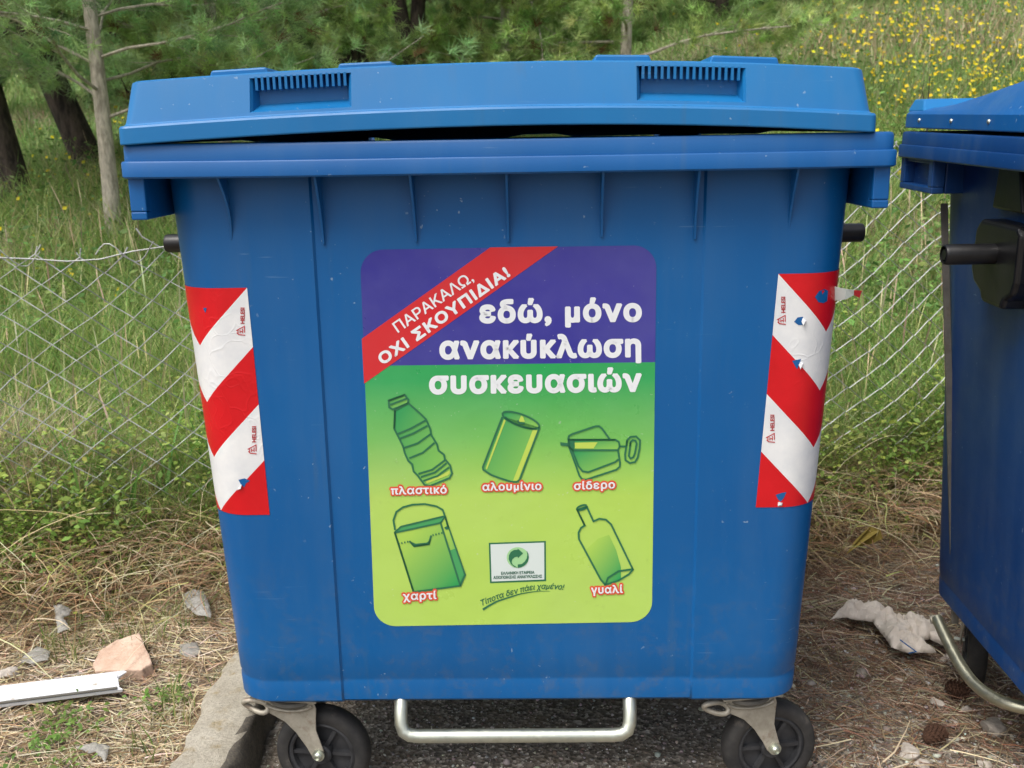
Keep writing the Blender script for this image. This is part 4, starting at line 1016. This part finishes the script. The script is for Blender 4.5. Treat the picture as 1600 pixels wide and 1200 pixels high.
tangle('pale_stalks', x, y, rng.uniform(.18, .5, len(x)), rng.uniform(.0022, .004, len(x)), c, .30, 'long pale arching stalks leaning through the fence', .9, 8)
# straw litter on the verge and by the second container
n = 26000; x = rng.uniform(-2.3, -.70, n); y = rng.uniform(1.2, 2.9, n)
c = pal([(.58, .48, .32), (.42, .31, .18), (.28, .19, .11), (.66, .58, .42)], (3, 2.4, 1.5, 1.6), len(x), .2)
tangle('straw_litter', x, y, rng.uniform(.02, .12, n), rng.uniform(.0014, .0030, n), c, .022, 'bleached straw and dead grass lying on the verge', .9, 4)
n = 19000; x = .62 + np.abs(rng.normal(0, .62, n)); y = rng.uniform(1.45, 3.3, n); dens = sstep(1.45, 2.25, y + rng.normal(0, .16, n)) * sstep(.50, .75, x); k = rng.uniform(size=n) < dens; x, y = x[k], y[k]
c = pal([(.27, .15, .09), (.32, .24, .16), (.17, .10, .07), (.46, .39, .28)], (2, 2.6, 2, 2), len(x), .2)
tangle('pine_needle_litter', x, y, rng.uniform(.02, .10, len(x)), rng.uniform(.0013, .0028, len(x)), c, .025, 'reddish brown pine needles and straw scattered between the containers', .8, 4)
x = rng.uniform(.64, 1.5, 110); y = rng.uniform(1.75, 2.9, 110)
tangle('loose_stalks', x, y, rng.uniform(.08, .26, 110), rng.uniform(.0025, .004, 110), pal([(.66, .58, .40), (.54, .46, .28)], (1, 1), 110, .12), .03, 'pale broken grass stalks on the ground between the containers', .6, 5)
# sprouts on the verge
x = rng.uniform(-2.0, -.72, 900); y = rng.uniform(1.4, 2.6, 900); k = nz2(x, y, 6, 4) > .60; x, y = x[k], y[k]
blades('verge_tufts', np.repeat(x, 4) + rng.normal(0, .012, len(x) * 4), np.repeat(y, 4) + rng.normal(0, .012, len(x) * 4), rng.uniform(.03, .11, len(x) * 4), rng.uniform(.002, .0045, len(x) * 4), pal([(.14, .24, .05), (.22, .28, .09), (.5, .46, .26)], (2, 1.5, 1.6), len(x) * 4, .2), 4, .7)
tag(bpy.data.objects['verge_tufts'], 'short grass tufts sprouting from the straw on the verge', 'grass', kind='stuff')
sx = np.array([-1.02, -.98, -.93, -1.06, -1.10, -.80, -.84]); sy = np.array([1.93, 2.0, 1.86, 2.05, 1.80, 2.12, 1.75])
herbs('verge_weeds', np.repeat(sx, 3) + rng.normal(0, .03, 21), np.repeat(sy, 3) + rng.normal(0, .03, 21), np.full(21, .035), 30, .012, pal([(.16, .28, .06), (.2, .3, .09)], (1, 1), 21, .12), 'small green leafy sprouts on the straw by the kerb', .028)
# gravel: small stones scattered
def pebbles(name, x, y, s, cols, mat, label, zo=0.0):
    bm = bmesh.new(); bmesh.ops.create_icosphere(bm, subdivisions=1, radius=1); bv = np.array([v.co[:] for v in bm.verts]); bf = np.array([[v.index for v in f.verts] for f in bm.faces]); bm.free()
    n = len(x); a = rng.uniform(0, 2 * PI, n); sc = np.stack([s, s * rng.uniform(.6, 1, n), s * rng.uniform(.35, .75, n)], 1)
    v = bv[None] * sc[:, None] * (1 + .22 * rng.standard_normal((n, len(bv), 1))); ca, sa = np.cos(a)[:, None], np.sin(a)[:, None]
    vx = v[..., 0] * ca - v[..., 1] * sa + x[:, None]; vy = v[..., 0] * sa + v[..., 1] * ca + y[:, None]; vz = v[..., 2] + np.maximum(ground_z(x, y), np.where(x > -.6, 0, -1))[:, None] + zo + s[:, None] * .2
    F = bf[None] + (np.arange(n) * len(bv))[:, None, None]
    return tag(link(name, fast_mesh(name, np.stack([vx, vy, vz], -1).reshape(-1, 3), F.reshape(-1, 3), 3, np.repeat(cols, len(bv), 0)), M[mat]), label, 'gravel', kind='stuff')
n = 22000; x = rng.uniform(-.57, 1.7, n); y = rng.uniform(1.3, 3.0, n); s_ = .0014 + .0035 * rng.uniform(0, 1, n) ** 3; big = rng.uniform(size=n) < .012; s_[big] = rng.uniform(.006, .011, big.sum())
big = (rng.uniform(size=n) < .02) & (x > .6); s_[big] = rng.uniform(.005, .012, big.sum())
pebbles('gravel', x, y, s_, pal([(.30, .27, .24), (.5, .47, .43), (.2, .15, .12), (.62, .6, .56)], (3, 2, 1.4, .9), n, .2), 'straw', 'fine loose gravel and grit on the asphalt')
n = 1800; x = rng.uniform(-2, -.72, n); y = rng.uniform(1.4, 2.8, n)
pebbles('verge_grit', x, y, .002 + .005 * rng.uniform(0, 1, n) ** 3, pal([(.34, .28, .22), (.5, .44, .38)], (1, 1), n, .2), 'straw', 'small grit among the straw on the verge')
# yellow wildflowers
def flowers():
    xs_, ys_ = [], []
    for cx_, cy_, n_, sp_ in [(1.0, 0, 0, 0)]: pass
    cl = []
    for _ in range(210):
        px_ = random.uniform(1330, 1640); py_ = random.uniform(5, 215); cl.append((px_, py_))
    pts = []
    for px_, py_ in cl:
        d_ = ray(px_, py_); d_ = d_ / np.linalg.norm(d_)
        hit = None
        for t in np.arange(3.2, 40, .08):
            p_ = np.array([0, 0, CAM_H]) + d_ * t
            if p_[2] < float(ground_z(p_[0], p_[1])) + .28: hit = p_; break
        if hit is None: continue
        for _ in range(random.randint(1, 8)): pts.append((hit[0] + random.gauss(0, .035 * t), hit[1] + random.gauss(0, .06 * t), random.uniform(.22, .42)))
    for (px0, px1, py0, py1, n_) in ((0, 200, 240, 420, 34), (165, 195, 160, 200, 10), (20, 330, 380, 470, 10), (1330, 1470, 230, 330, 16), (60, 190, 180, 300, 30), (1050, 1340, 20, 90, 14)):
        for _ in range(n_):
            d_ = ray(random.uniform(px0, px1), random.uniform(py0, py1)); d_ = d_ / np.linalg.norm(d_)
            for t in np.arange(3.0, 30, .08):
                p_ = np.array([0, 0, CAM_H]) + d_ * t
                if p_[2] < float(ground_z(p_[0], p_[1])) + .28: pts.append((p_[0], p_[1], .28 + random.uniform(-.05, .08))); break
    pts = np.array(pts); n = len(pts); d = pts[:, 1]
    z = ground_z(pts[:, 0], pts[:, 1]) + pts[:, 2]; c0 = np.stack([pts[:, 0], pts[:, 1], z], 1)
    nrm = unit(rng.normal(0, .45, (n, 3)) + [0, -.7, .8]); u = unit(np.cross(nrm, [1, .1, 0])); v = np.cross(nrm, u); r = .0125 * rng.uniform(.6, 1.4, n) * np.clip(d / 7, .9, 1.7)
    k = 8; ring = [c0 + (u * math.cos(2 * PI * j / k) + v * math.sin(2 * PI * j / k)) * (r * (1 if j % 2 else .72))[:, None] + nrm * .004 for j in range(k)]
    V = np.stack([c0] + ring, 1).reshape(-1, 3); F = [];
    base = np.arange(n) * (k + 1)
    F = np.concatenate([np.stack([base, base + 1 + j, base + 1 + (j + 1) % k], 1) for j in range(k)])
    T = np.repeat(pal([(.80, .60, .02), (.85, .68, .04)], (1, 1), n, .08), k + 1, 0)
    tag(link('yellow_wildflowers', fast_mesh('yellow_wildflowers', V, F, 3, T), M['petal']), 'yellow wildflowers dotted over the hillside meadow', 'wildflowers', kind='stuff')
    st = np.stack([np.stack([pts[:, 0], pts[:, 1], ground_z(pts[:, 0], pts[:, 1])], 1), c0], 1)
    tag(ribbons('flower_stems', st, np.full((n, 2), .004), np.tile([1., 0, 0], (n, 1)), pal([(.12, .2, .05)], (1,), n, .1), M['leaf']), 'thin green stems under the yellow wildflowers', 'wildflowers', kind='stuff')
flowers()

# ------------------------------------------------------------------ pines
def pine(px, d, height, r, bark_, crown_lo, spread, n_limb, tufts, needle, ncol, label, group=None, lean=(0, 0), fork=None, per=34, wscale=1.0, name='pine_tree', py_ref=100, droop=.2, limb_r=.3, name_limbs=True, zshift=0.0):
    q = at(px, py_ref, d); zb = float(ground_z(q.x, q.y)) ; x0, y0 = q.x - lean[0] * (q.z - zb) / height, q.y
    zb = float(ground_z(x0, y0)) - .05 + zshift
    root = empty(name, (x0, y0, zb)); tag(root, label, 'tree', group)
    tb = MB(); rs = random.Random(int(px * 7 + d * 13)); n = 14
    def tp(t): return Vector((lean[0] * t + .05 * math.sin(t * 5 + px) * min(1, r * 12), lean[1] * t + .04 * math.sin(t * 4 + d) * min(1, r * 12), height * t))
    if fork is None:
        tb.tube([tp(k / n) for k in range(n + 1)], [r * (1.15 - .15 * min(1, k * .5)) * (1 - .82 * (k / n)) + .004 for k in range(n + 1)], 12)
        stems = [tp]
    else:
        ft = fork; kk = 6
        tb.tube([tp(ft * k / kk) for k in range(kk + 1)], [r * (1.15 - .3 * k / kk) for k in range(kk + 1)], 12)
        stems = []
        for sgn, sp in ((-1, .30), (1, .22)):
            f = (lambda sgn, sp: (lambda t: tp(ft) + Vector((sgn * sp * height * .35 * max(0, t - ft) ** .8, .1 * sgn * (t - ft), (t - ft) * height)) if t > ft else tp(t)))(sgn, sp)
            tb.tube([f(ft + (1 - ft) * k / 10) for k in range(11)], [r * .62 * (1 - .8 * k / 10) + .004 for k in range(11)], 10); stems.append(f)
    tips = []
    for i in range(n_limb):
        f = stems[i % len(stems)]; t0 = crown_lo + (0.98 - crown_lo) * ((i + rs.random()) / n_limb) ** 1.15; p = f(t0); a = i * 2.39996 + rs.uniform(-.4, .4)
        ln = spread * (1.15 - .75 * (t0 - crown_lo) / (1 - crown_lo)) * rs.uniform(.7, 1.15); lr = max(.004, r * limb_r * (1 - .6 * t0)); pts = [p]; el_ = rs.uniform(.05, .55); m_ = 7
        for k in range(m_):
            a += rs.uniform(-.25, .25); el_ += rs.uniform(-.2, .14) - droop * .12
            pts.append(pts[-1] + Vector((math.cos(a) * math.cos(el_), math.sin(a) * math.cos(el_), math.sin(el_))) * ln / m_)
        tb.tube(pts, [lr * (1 - .85 * k / m_) + .0015 for k in range(m_ + 1)], 6)
        for k in range(2, m_ + 1):
            for _ in range(3):
                b_ = a + rs.choice((-1, 1)) * rs.uniform(.3, 1.4); e_ = rs.uniform(-.3, .6); l_ = ln * rs.uniform(.12, .32)
                dv = Vector((math.cos(b_) * math.cos(e_), math.sin(b_) * math.cos(e_), math.sin(e_))); e1 = pts[k] + dv * l_ * .55 + Vector((0, 0, .0)); e2 = e1 + (dv + Vector((0, 0, rs.uniform(-.4, .5)))) * l_ * .5
                tb.tube([pts[k], e1, e2], [max(.0022, lr * .28), .0022, .0012], 4, caps=False); tips.append((pts[k], e1, e2))
    tr = tb.build('trunk', M[bark_], root, smooth=60, fix=False)
    # needle tufts along the twigs
    T_ = np.array([[list(a_), list(b_), list(c_)] for a_, b_, c_ in tips]); nt_ = tufts; idx = rng.integers(0, len(T_), nt_); u = rng.uniform(.15, 1.05, (nt_, 1))
    A_, B_, C_ = T_[idx, 0], T_[idx, 1], T_[idx, 2]; c0 = np.where(u < .5, A_ + (B_ - A_) * u * 2, B_ + (C_ - B_) * (u * 2 - 1)); ax = unit(np.where(u < .5, B_ - A_, C_ - B_) + 1e-6)
    c0 = c0 + rng.normal(0, 1, c0.shape) * needle * .45
    N = nt_ * per; ti = np.repeat(np.arange(nt_), per); dr = unit(ax[ti] * .75 + rng.normal(0, .62, (N, 3)) + [0, 0, .12]); L_ = needle * rng.uniform(.6, 1.15, (N, 1)); o0 = c0[ti] + rng.normal(0, 1, (N, 3)) * needle * .12
    sd = unit(np.cross(dr, rng.normal(0, 1, (N, 3)))); wd_ = (d / 1600 * .62 * wscale)
    tc = pal(ncol, [1] * len(ncol), nt_, .2)[ti] * rng.uniform(.8, 1.2, (N, 1)); dead = (rng.uniform(size=nt_) < .03)[ti]; tc[dead] = (.24, .15, .07)
    tris('crown', o0 - sd * wd_, o0 + sd * wd_, o0 + dr * L_, tc, M['leaf'], root)
    return root
NG = [(0.363, 0.534, 0.244), (0.288, 0.45, 0.205), (0.454, 0.635, 0.268)]
NB = [(0.436, 0.595, 0.213), (0.338, 0.504, 0.176), (0.533, 0.658, 0.261)]
ND = [(0.196, 0.299, 0.129), (0.147, 0.241, 0.098), (0.259, 0.37, 0.147)]
pine(170, 5.7, 4.2, .044, 'bark_pale', .21, 1.5, 40, 6500, .085, NG, 'young pine with a slim pale grey trunk rising behind the fence left of the container', lean=(-.10, .1), py_ref=330, per=30, droop=.15, limb_r=.22)
pine(335, 7.4, 4.0, .05, 'bark_pale', .16, 1.15, 26, 5200, .09, NB, 'bright green young pine showing above the left end of the container lid', lean=(0, .1), py_ref=80, per=30, droop=.4)
pine(984, 8.2, 3.6, .048, 'bark_pale', .20, 1.5, 24, 3000, .095, NB, 'thin pale stemmed pine with sparse branches showing above the pads of the container lid', lean=(.05, 0), py_ref=60, per=30, droop=.1)
pine(790, 9.6, 3.8, .05, 'bark_pale', .12, 1.7, 30, 6000, .10, NB, 'leafy young pine above the middle of the container lid', py_ref=80, per=30, droop=.3)
pine(650, 8.8, 5.0, .10, 'bark_dark', .34, 1.9, 22, 3600, .13, ND, 'dark pine whose trunk forks just above the container lid', fork=.20, py_ref=80, per=26)
pine(555, 17, 5.5, .16, 'bark_dark', .08, 2.6, 34, 5500, .17, ND, 'dense dark evergreen behind the left half of the lid', py_ref=80, per=26)
pine(128, 8.0, 5.0, .115, 'bark_dark', .33, 1.7, 22, 3740, .12, NG, 'leaning pine with thick dark furrowed trunk just left of the pale sapling', lean=(-1.5, .2), py_ref=240, per=26)
pine(12, 7.0, 4.6, .12, 'bark_dark', .34, 1.5, 22, 3910, .11, ND, 'thick dark pine trunk cut off by the left edge', lean=(-.9, 0), py_ref=270, per=26)
pine(-60, 13, 6, .16, 'bark_dark', .12, 2.6, 30, 4420, .14, ND, 'dark pine at the far left behind the leaning trunks', py_ref=200, per=24)
pine(1130, 15, 5.0, .09, 'bark_dark', .05, 2.3, 30, 4420, .15, NB, 'soft light green pine low over the right half of the lid', py_ref=60, per=26)
pine(1012, 21, 6.5, .14, 'bark_dark', .08, 3.0, 32, 4420, .20, NB, 'broad green pine on the slope left of the flower meadow', py_ref=60, per=24)
pine(1332, 19, 5.5, .13, 'bark_dark', .42, 2.3, 18, 1500, .17, ND, 'pine trunk standing alone on the upper hillside above the right end of the lid', py_ref=5, per=22)
pine(1234, 25, 6, .11, 'bark_dark', .40, 2.4, 18, 1400, .20, ND, 'small distant pine trunk on the hillside crest', py_ref=2, per=22)
for k_, (px_, d_, h_, lab) in enumerate(((250, 16, 6, 'pine filling the gap between the pale sapling and the bright young pine'), (420, 24, 8, 'tall far pine behind the bright young pine'), (80, 26, 9, 'far pine seen over the leaning trunk'), (700, 27, 8, 'far pine behind the forked trunk'), (880, 24, 8, 'far green pine behind the thin stemmed pine'), (-190, 22, 8, 'far pine beyond the left edge trunk'))):
    pine(px_, d_, h_, .15, 'bark_dark', .06, 3.2, 34, 4500, .22, (NG, ND, NG, NG, NB, ND)[k_], lab, py_ref=60, per=22)
# bare sapling
rt = empty('bare_sapling', at(1456, 150, 5.6)); zb_ = float(ground_z(rt.location.x, rt.location.y)); rt.location.z = zb_
b = MB(); hh = 1.44 - zb_ + .18; b.tube([(0, 0, -.05), (.01, 0, hh * .4), (-.012, 0, hh * .7), (-.02, 0, hh)], [.007, .006, .005, .002], 6)
b.tube([(.0, 0, hh * .62), (.05, 0, hh * .78)], [.003, .001], 5); b.tube([(-.01, 0, hh * .75), (-.05, .01, hh * .92), (-.045, 0, hh)], [.003, .002, .001], 5); b.build('stem', M['bark_dark'], rt, smooth=60)
tag(rt, 'thin bare brown sapling between the two containers', 'sapling')

# ------------------------------------------------------------------ litter: strip, tile, bags, cones, stones
def strip():
    p0 = atz(-60, 1092, .125); p1 = atz(193, 1060, .125); d_ = p1 - p0; d_.z = 0; L_ = d_.length; ang = math.atan2(d_.y, d_.x)
    root = empty('metal_strip', (p0.x, p0.y, .105), ang); b = MB()
    # profile: flat band with folded lips; the end is snapped off ragged
    prof = [(-.034, .004), (-.036, .012), (-.030, .014), (-.027, .010), (.022, .012), (.026, .022), (.036, .022), (.036, .018), (.029, .018), (.026, .006), (-.028, .004)]
    n = len(prof); st = [0, L_ * .5, L_ - .015, L_]; V = []
    for i, s_ in enumerate(st):
        for k_, (a_, z_) in enumerate(prof):
            e = 0 if i < 3 else (.006 * math.sin(k_ * 2.7) - (.012 if k_ in (3, 4, 9, 10) else 0)); V.append((s_ + e, a_, z_))
    F = [(i * n + k_, i * n + (k_ + 1) % n, (i + 1) * n + (k_ + 1) % n, (i + 1) * n + k_) for i in range(3) for k_ in range(n)] + [tuple(range(n)), tuple(range(3 * n, 4 * n))]
    b.add(V, F); m_ = NM('white_painted_metal'); m_.base(m_.mix(m_.ramp(m_.noise(30, 5), [(.62, (0, 0, 0)), (.7, (1, 1, 1))]), lin(226, 228, 232), lin(170, 160, 145))); m_.rough(.35)
    b.build('white_band', m_.m, root, bevel=.0008); b = MB(); b.box((-.0, -.0375, .0145), (L_ - .01, -.0285, .0165)); b.build('grey_lip', M['rod'], root)
    tag(root, 'broken white painted metal strip lying on the straw at the left edge', 'metal strip')
strip()
def slab(name, outline, z0, z1, mat, label, cat, rnd=.004, parent=None, tilt=(0, 0)):
    c0 = sum((Vector((p[0], p[1], 0)) for p in outline), Vector()) / len(outline); b = MB(); pts = []
    m_ = len(outline)
    for i in range(m_):
        a_, b_ = Vector(outline[i][:2]), Vector(outline[(i + 1) % m_][:2])
        for k_ in range(4): q = a_.lerp(b_, k_ / 4); pts.append((q.x - c0.x + random.uniform(-rnd, rnd) * .5, q.y - c0.y + random.uniform(-rnd, rnd) * .5))
    b.prism(pts, 0, z1 - z0, 'z'); o = b.build(name, mat, None, bevel=.004); o.location = (c0.x, c0.y, z0); o.rotation_euler = (tilt[0], tilt[1], 0); tag(o, label, cat); return o
ol = [atz(x_, y_, .12) for x_, y_ in ((147, 1030), (160, 1014), (185, 1003), (222, 996), (241, 1034), (225, 1042), (150, 1040))]
slab('broken_tile', ol, .088, .122, M['terracotta'], 'pinkish wedge of broken tile just beyond the end of the white strip', 'tile fragment', tilt=(.18, -.08))
def stone(px_, py_, w_, mat, label, flatness=.55, z=.0, group=None, name='stone'):
    p_ = atz(px_, py_, z + w_ * .3); bm = bmesh.new(); bmesh.ops.create_icosphere(bm, subdivisions=3, radius=.5); rs = random.Random(int(px_ * 3 + py_))
    ph_ = [rs.uniform(0, 6) for _ in range(6)]
    for v in bm.verts:
        c_ = v.co.copy(); n_ = 1 + .16 * math.sin(c_.x * 7 + ph_[0]) + .14 * math.sin(c_.y * 9 + ph_[1]) + .12 * math.sin(c_.z * 8 + c_.x * 5 + ph_[2])
        v.co = Vector((c_.x * n_, c_.y * n_ * .8, c_.z * n_ * flatness)) * w_
        for pl_ in range(5):
            nn = Vector((math.cos(ph_[pl_]), math.sin(ph_[pl_]), math.sin(ph_[(pl_ + 2) % 6]))).normalized(); dd_ = v.co.dot(nn) - w_ * .34
            if dd_ > 0: v.co -= nn * dd_
    me = bpy.data.meshes.new(name); bm.to_mesh(me); bm.free(); o = link(name, me, mat, None, smooth=28); o.location = (p_.x, p_.y, z + w_ * flatness * .3); o.rotation_euler = (0, 0, rs.uniform(0, 6)); tag(o, label, 'stone', group)
for a_ in ((1482, 1027, .040, 'stone', 'rounded pale stone touching the end of the crumpled bag'), (1424, 1172, .052, 'stone', 'pale wedge shaped stone low between the containers'), (1441, 1192, .038, 'stone', 'pale stone at the bottom edge beside the wedge shaped stone'),
           (1555, 1133, .062, 'stone_grey', 'large flat grey stone under the bent pedal bar'), (1348, 1048, .034, 'stone_grey', 'grey stone just below the crumpled bag'), (1466, 1096, .034, 'stone', 'small angular pale stone left of the pine cones'),
           (1448, 1118, .022, 'stone', 'small white stone between the two pine cones'), (1510, 1106, .026, 'stone', 'small pale stone right of the upper pine cone'), (1492, 1128, .022, 'stone', 'little white chip below the upper pine cone'), (1402, 1060, .024, 'stone', 'small white stone below the middle of the crumpled bag'),
           (1540, 1192, .036, 'stone', 'pale stone at the bottom edge under the grey slab'), (1423, 1050, .026, 'stone_grey', 'small dark grey stone under the tail of the bag'), (306, 1132, .0, 'stone', '')):
    if a_[2] > 0: stone(a_[0], a_[1], a_[2], M[a_[3]], a_[4])
stone(8, 1048, .05, M['stone'], 'pale stone at the left edge behind the white strip', z=.09)
# crumpled plastic bags
def film_mat(name, c, alpha, rough=.35):
    m_ = NM(name); m_.base(m_.ramp(m_.noise(18, 5), [(.3, c), (.7, tuple(min(1, v * 1.25) for v in c[:3]) + (1,))])); m_.rough(rough); m_.b.inputs['Alpha'].default_value = alpha; m_.bump(m_.noise(55, 6, .7), .6, .01); return m_.m
M['bag'] = film_mat('dirty_plastic_film', lin(206, 196, 184), .96, .3); M['film'] = film_mat('grey_plastic_film', lin(176, 174, 168), .5)
def crumple(name, outline, z, hgt, mat, label, seed=1, cat='plastic bag', stripe=False):
    P_ = [atz(x_, y_, z) for x_, y_ in outline]; c0 = sum(P_, Vector()) / len(P_); bm = bmesh.new()
    vs = [bm.verts.new((p_.x - c0.x, p_.y - c0.y, 0)) for p_ in P_]; f = bm.faces.new(vs); bmesh.ops.triangulate(bm, faces=[f])
    for _ in range(5): bmesh.ops.subdivide_edges(bm, edges=[e for e in bm.edges if e.calc_length() > .009], cuts=1, use_grid_fill=False); bmesh.ops.triangulate(bm, faces=[f for f in bm.faces if len(f.verts) > 3])
    from mathutils import noise as mn
    segs = [(Vector((a_.x - c0.x, a_.y - c0.y)), Vector((b_.x - c0.x, b_.y - c0.y))) for a_, b_ in zip(P_, P_[1:] + P_[:1])]
    def edged(p_):
        o_ = 9
        for a_, b_ in segs: ab = b_ - a_; t_ = max(0, min(1, (p_ - a_).dot(ab) / max(ab.length_squared, 1e-9))); o_ = min(o_, (p_ - a_ - ab * t_).length)
        return o_
    for v in bm.verts:
        x_, y_ = v.co.x, v.co.y; k_ = min(1, edged(Vector((x_, y_))) / .022) ** .7
        q = 1 - abs(mn.noise(Vector((x_ * 16 + seed, y_ * 30, seed)))) * 2.2; q2 = 1 - abs(mn.noise(Vector((x_ * 45, y_ * 70 + seed, 3)))) * 2; q3 = mn.noise(Vector((x_ * 110, y_ * 120, seed)))
        v.co.z = hgt * (.06 + k_ * max(0, .55 * q + .3 * q2 + .15 * q3)); v.co.x += .004 * mn.noise(Vector((x_ * 60, y_ * 60, 7))); v.co.y += .005 * mn.noise(Vector((x_ * 60, y_ * 60, 17)))
    me = bpy.data.meshes.new(name); bm.to_mesh(me); bm.free(); o = link(name, me, mat, None, smooth=50); o.location = (c0.x, c0.y, z); sd = o.modifiers.new('solid', 'SOLIDIFY'); sd.thickness = .0015; tag(o, label, cat); return o
Zb = lambda pts: [(1250 + x_ / 3, 800 + y_ / 3) for x_, y_ in pts]
bag = crumple('plastic_bag', Zb([(140, 510), (205, 450), (330, 437), (395, 470), (480, 510), (620, 530), (700, 590), (690, 640), (610, 600), (560, 610), (640, 665), (500, 665), (430, 640), (380, 570), (340, 520), (200, 500)]), .035, .045, M['bag'], 'crumpled dirty white plastic bag lying between the two containers', 1)
b = MB(); q0 = [atz(*p_, .075) - bag.location for p_ in Zb([(470, 600), (500, 622), (545, 655), (510, 662)])]; b.tube(q0, .0016, 5); b.build('blue_drawstring', M['rim'], bag)
Zl = lambda pts: [(x_ / 2.858, 780 + y_ / 2.858) for x_, y_ in pts]
crumple('plastic_scrap', Zl([(80, 730), (120, 690), (165, 660), (225, 680), (215, 720), (150, 735)]), .095, 0.009, M['film'], 'thin grey plastic scrap lying beyond the white strip', 2, 'plastic scrap')
crumple('plastic_scrap', Zl([(240, 480), (275, 470), (320, 500), (310, 520), (285, 530), (310, 580), (260, 600), (250, 540)]), .16, 0.013, M['film'], 'pale plastic scrap caught in the weeds left of the broken tile', 3, 'plastic scrap')
crumple('plastic_scrap', Zl([(820, 430), (860, 405), (910, 420), (935, 470), (945, 530), (880, 520), (830, 480)]), .14, 0.018, M['film'], 'dull grey plastic scrap in the dry weeds next to the container corner', 4, 'plastic scrap')
crumple('plastic_scrap', Zl([(800, 650), (880, 640), (900, 690), (850, 715), (800, 690)]), .10, 0.009, M['film'], 'bluish grey plastic scrap near the far end of the kerb', 5, 'plastic scrap')
crumple('plastic_scrap', Zl([(340, 1105), (430, 1090), (490, 1105), (470, 1180), (430, 1130), (400, 1140)]), .095, .012, M['film'], 'flat pale plastic scrap on the straw near the bottom edge', 6, 'plastic scrap')
# pine cones
def cone(px_, py_, s_, rz, label):
    p_ = atz(px_, py_, .02); b = MB()
    b.lathe([(0, -.5), (.18, -.45), (.3, -.2), (.3, .1), (.18, .38), (0, .5)], 12)
    for i in range(90):
        t_ = i / 90; a_ = i * 2.39996; zz = -.46 + .92 * t_; rr_ = .12 + .30 * math.sin(PI * min(1, t_ * .95 + .08)) ** .8; rr_ = min(rr_, .42) * 1.15
        T = Matrix.Rotation(a_, 4, 'Z') @ Matrix.Translation((rr_ * .6, 0, zz)) @ Matrix.Rotation(-.45, 4, 'Y')
        b.add([(0, -.05, 0), (.16, -.085, .0), (.2, 0, .015), (.16, .085, 0), (0, .05, 0), (.14, 0, .045)], [(0, 1, 5), (1, 2, 5), (2, 3, 5), (3, 4, 5), (4, 0, 5), (0, 4, 3, 2, 1)], T)
    m_ = bpy.data.materials.get('cone_scales') or stone_mat('cone_scales', lin(48, 30, 22), lin(104, 72, 52)); m_.name = 'cone_scales'
    o = b.build('pine_cone', m_, None); o.scale = (s_,) * 3; o.location = (p_.x, p_.y, s_ * .36); o.rotation_euler = (R(82), 0, rz); tag(o, label, 'pine cone')
cone(1494, 1077, .055, .6, 'dark pine cone under the bent pedal bar, the upper of two'); cone(1460, 1149, .055, 1.9, 'reddish brown pine cone nearer the bottom edge, the lower of two')
# big yellowing leaf by the fence foot on the right
b = MB(); q = [(1322, 866), (1340, 850), (1352, 838), (1362, 822), (1372, 824), (1374, 836), (1360, 848), (1346, 858), (1332, 866)]; q3 = [at(x_, y_, 2.95) + Vector((0, .03 * math.sin(i), 0)) for i, (x_, y_) in enumerate(q)]; c_ = q3[0]
b.add([v - c_ for v in q3], [tuple(range(len(q3)))]); o = b.build('withered_leaf', flat('yellowed_leaf', lin(150, 132, 62), .7)); o.location = c_; sd = o.modifiers.new('solid', 'SOLIDIFY'); sd.thickness = .001; tag(o, 'large yellowed leaf curled at the foot of the fence between the containers', 'leaf')
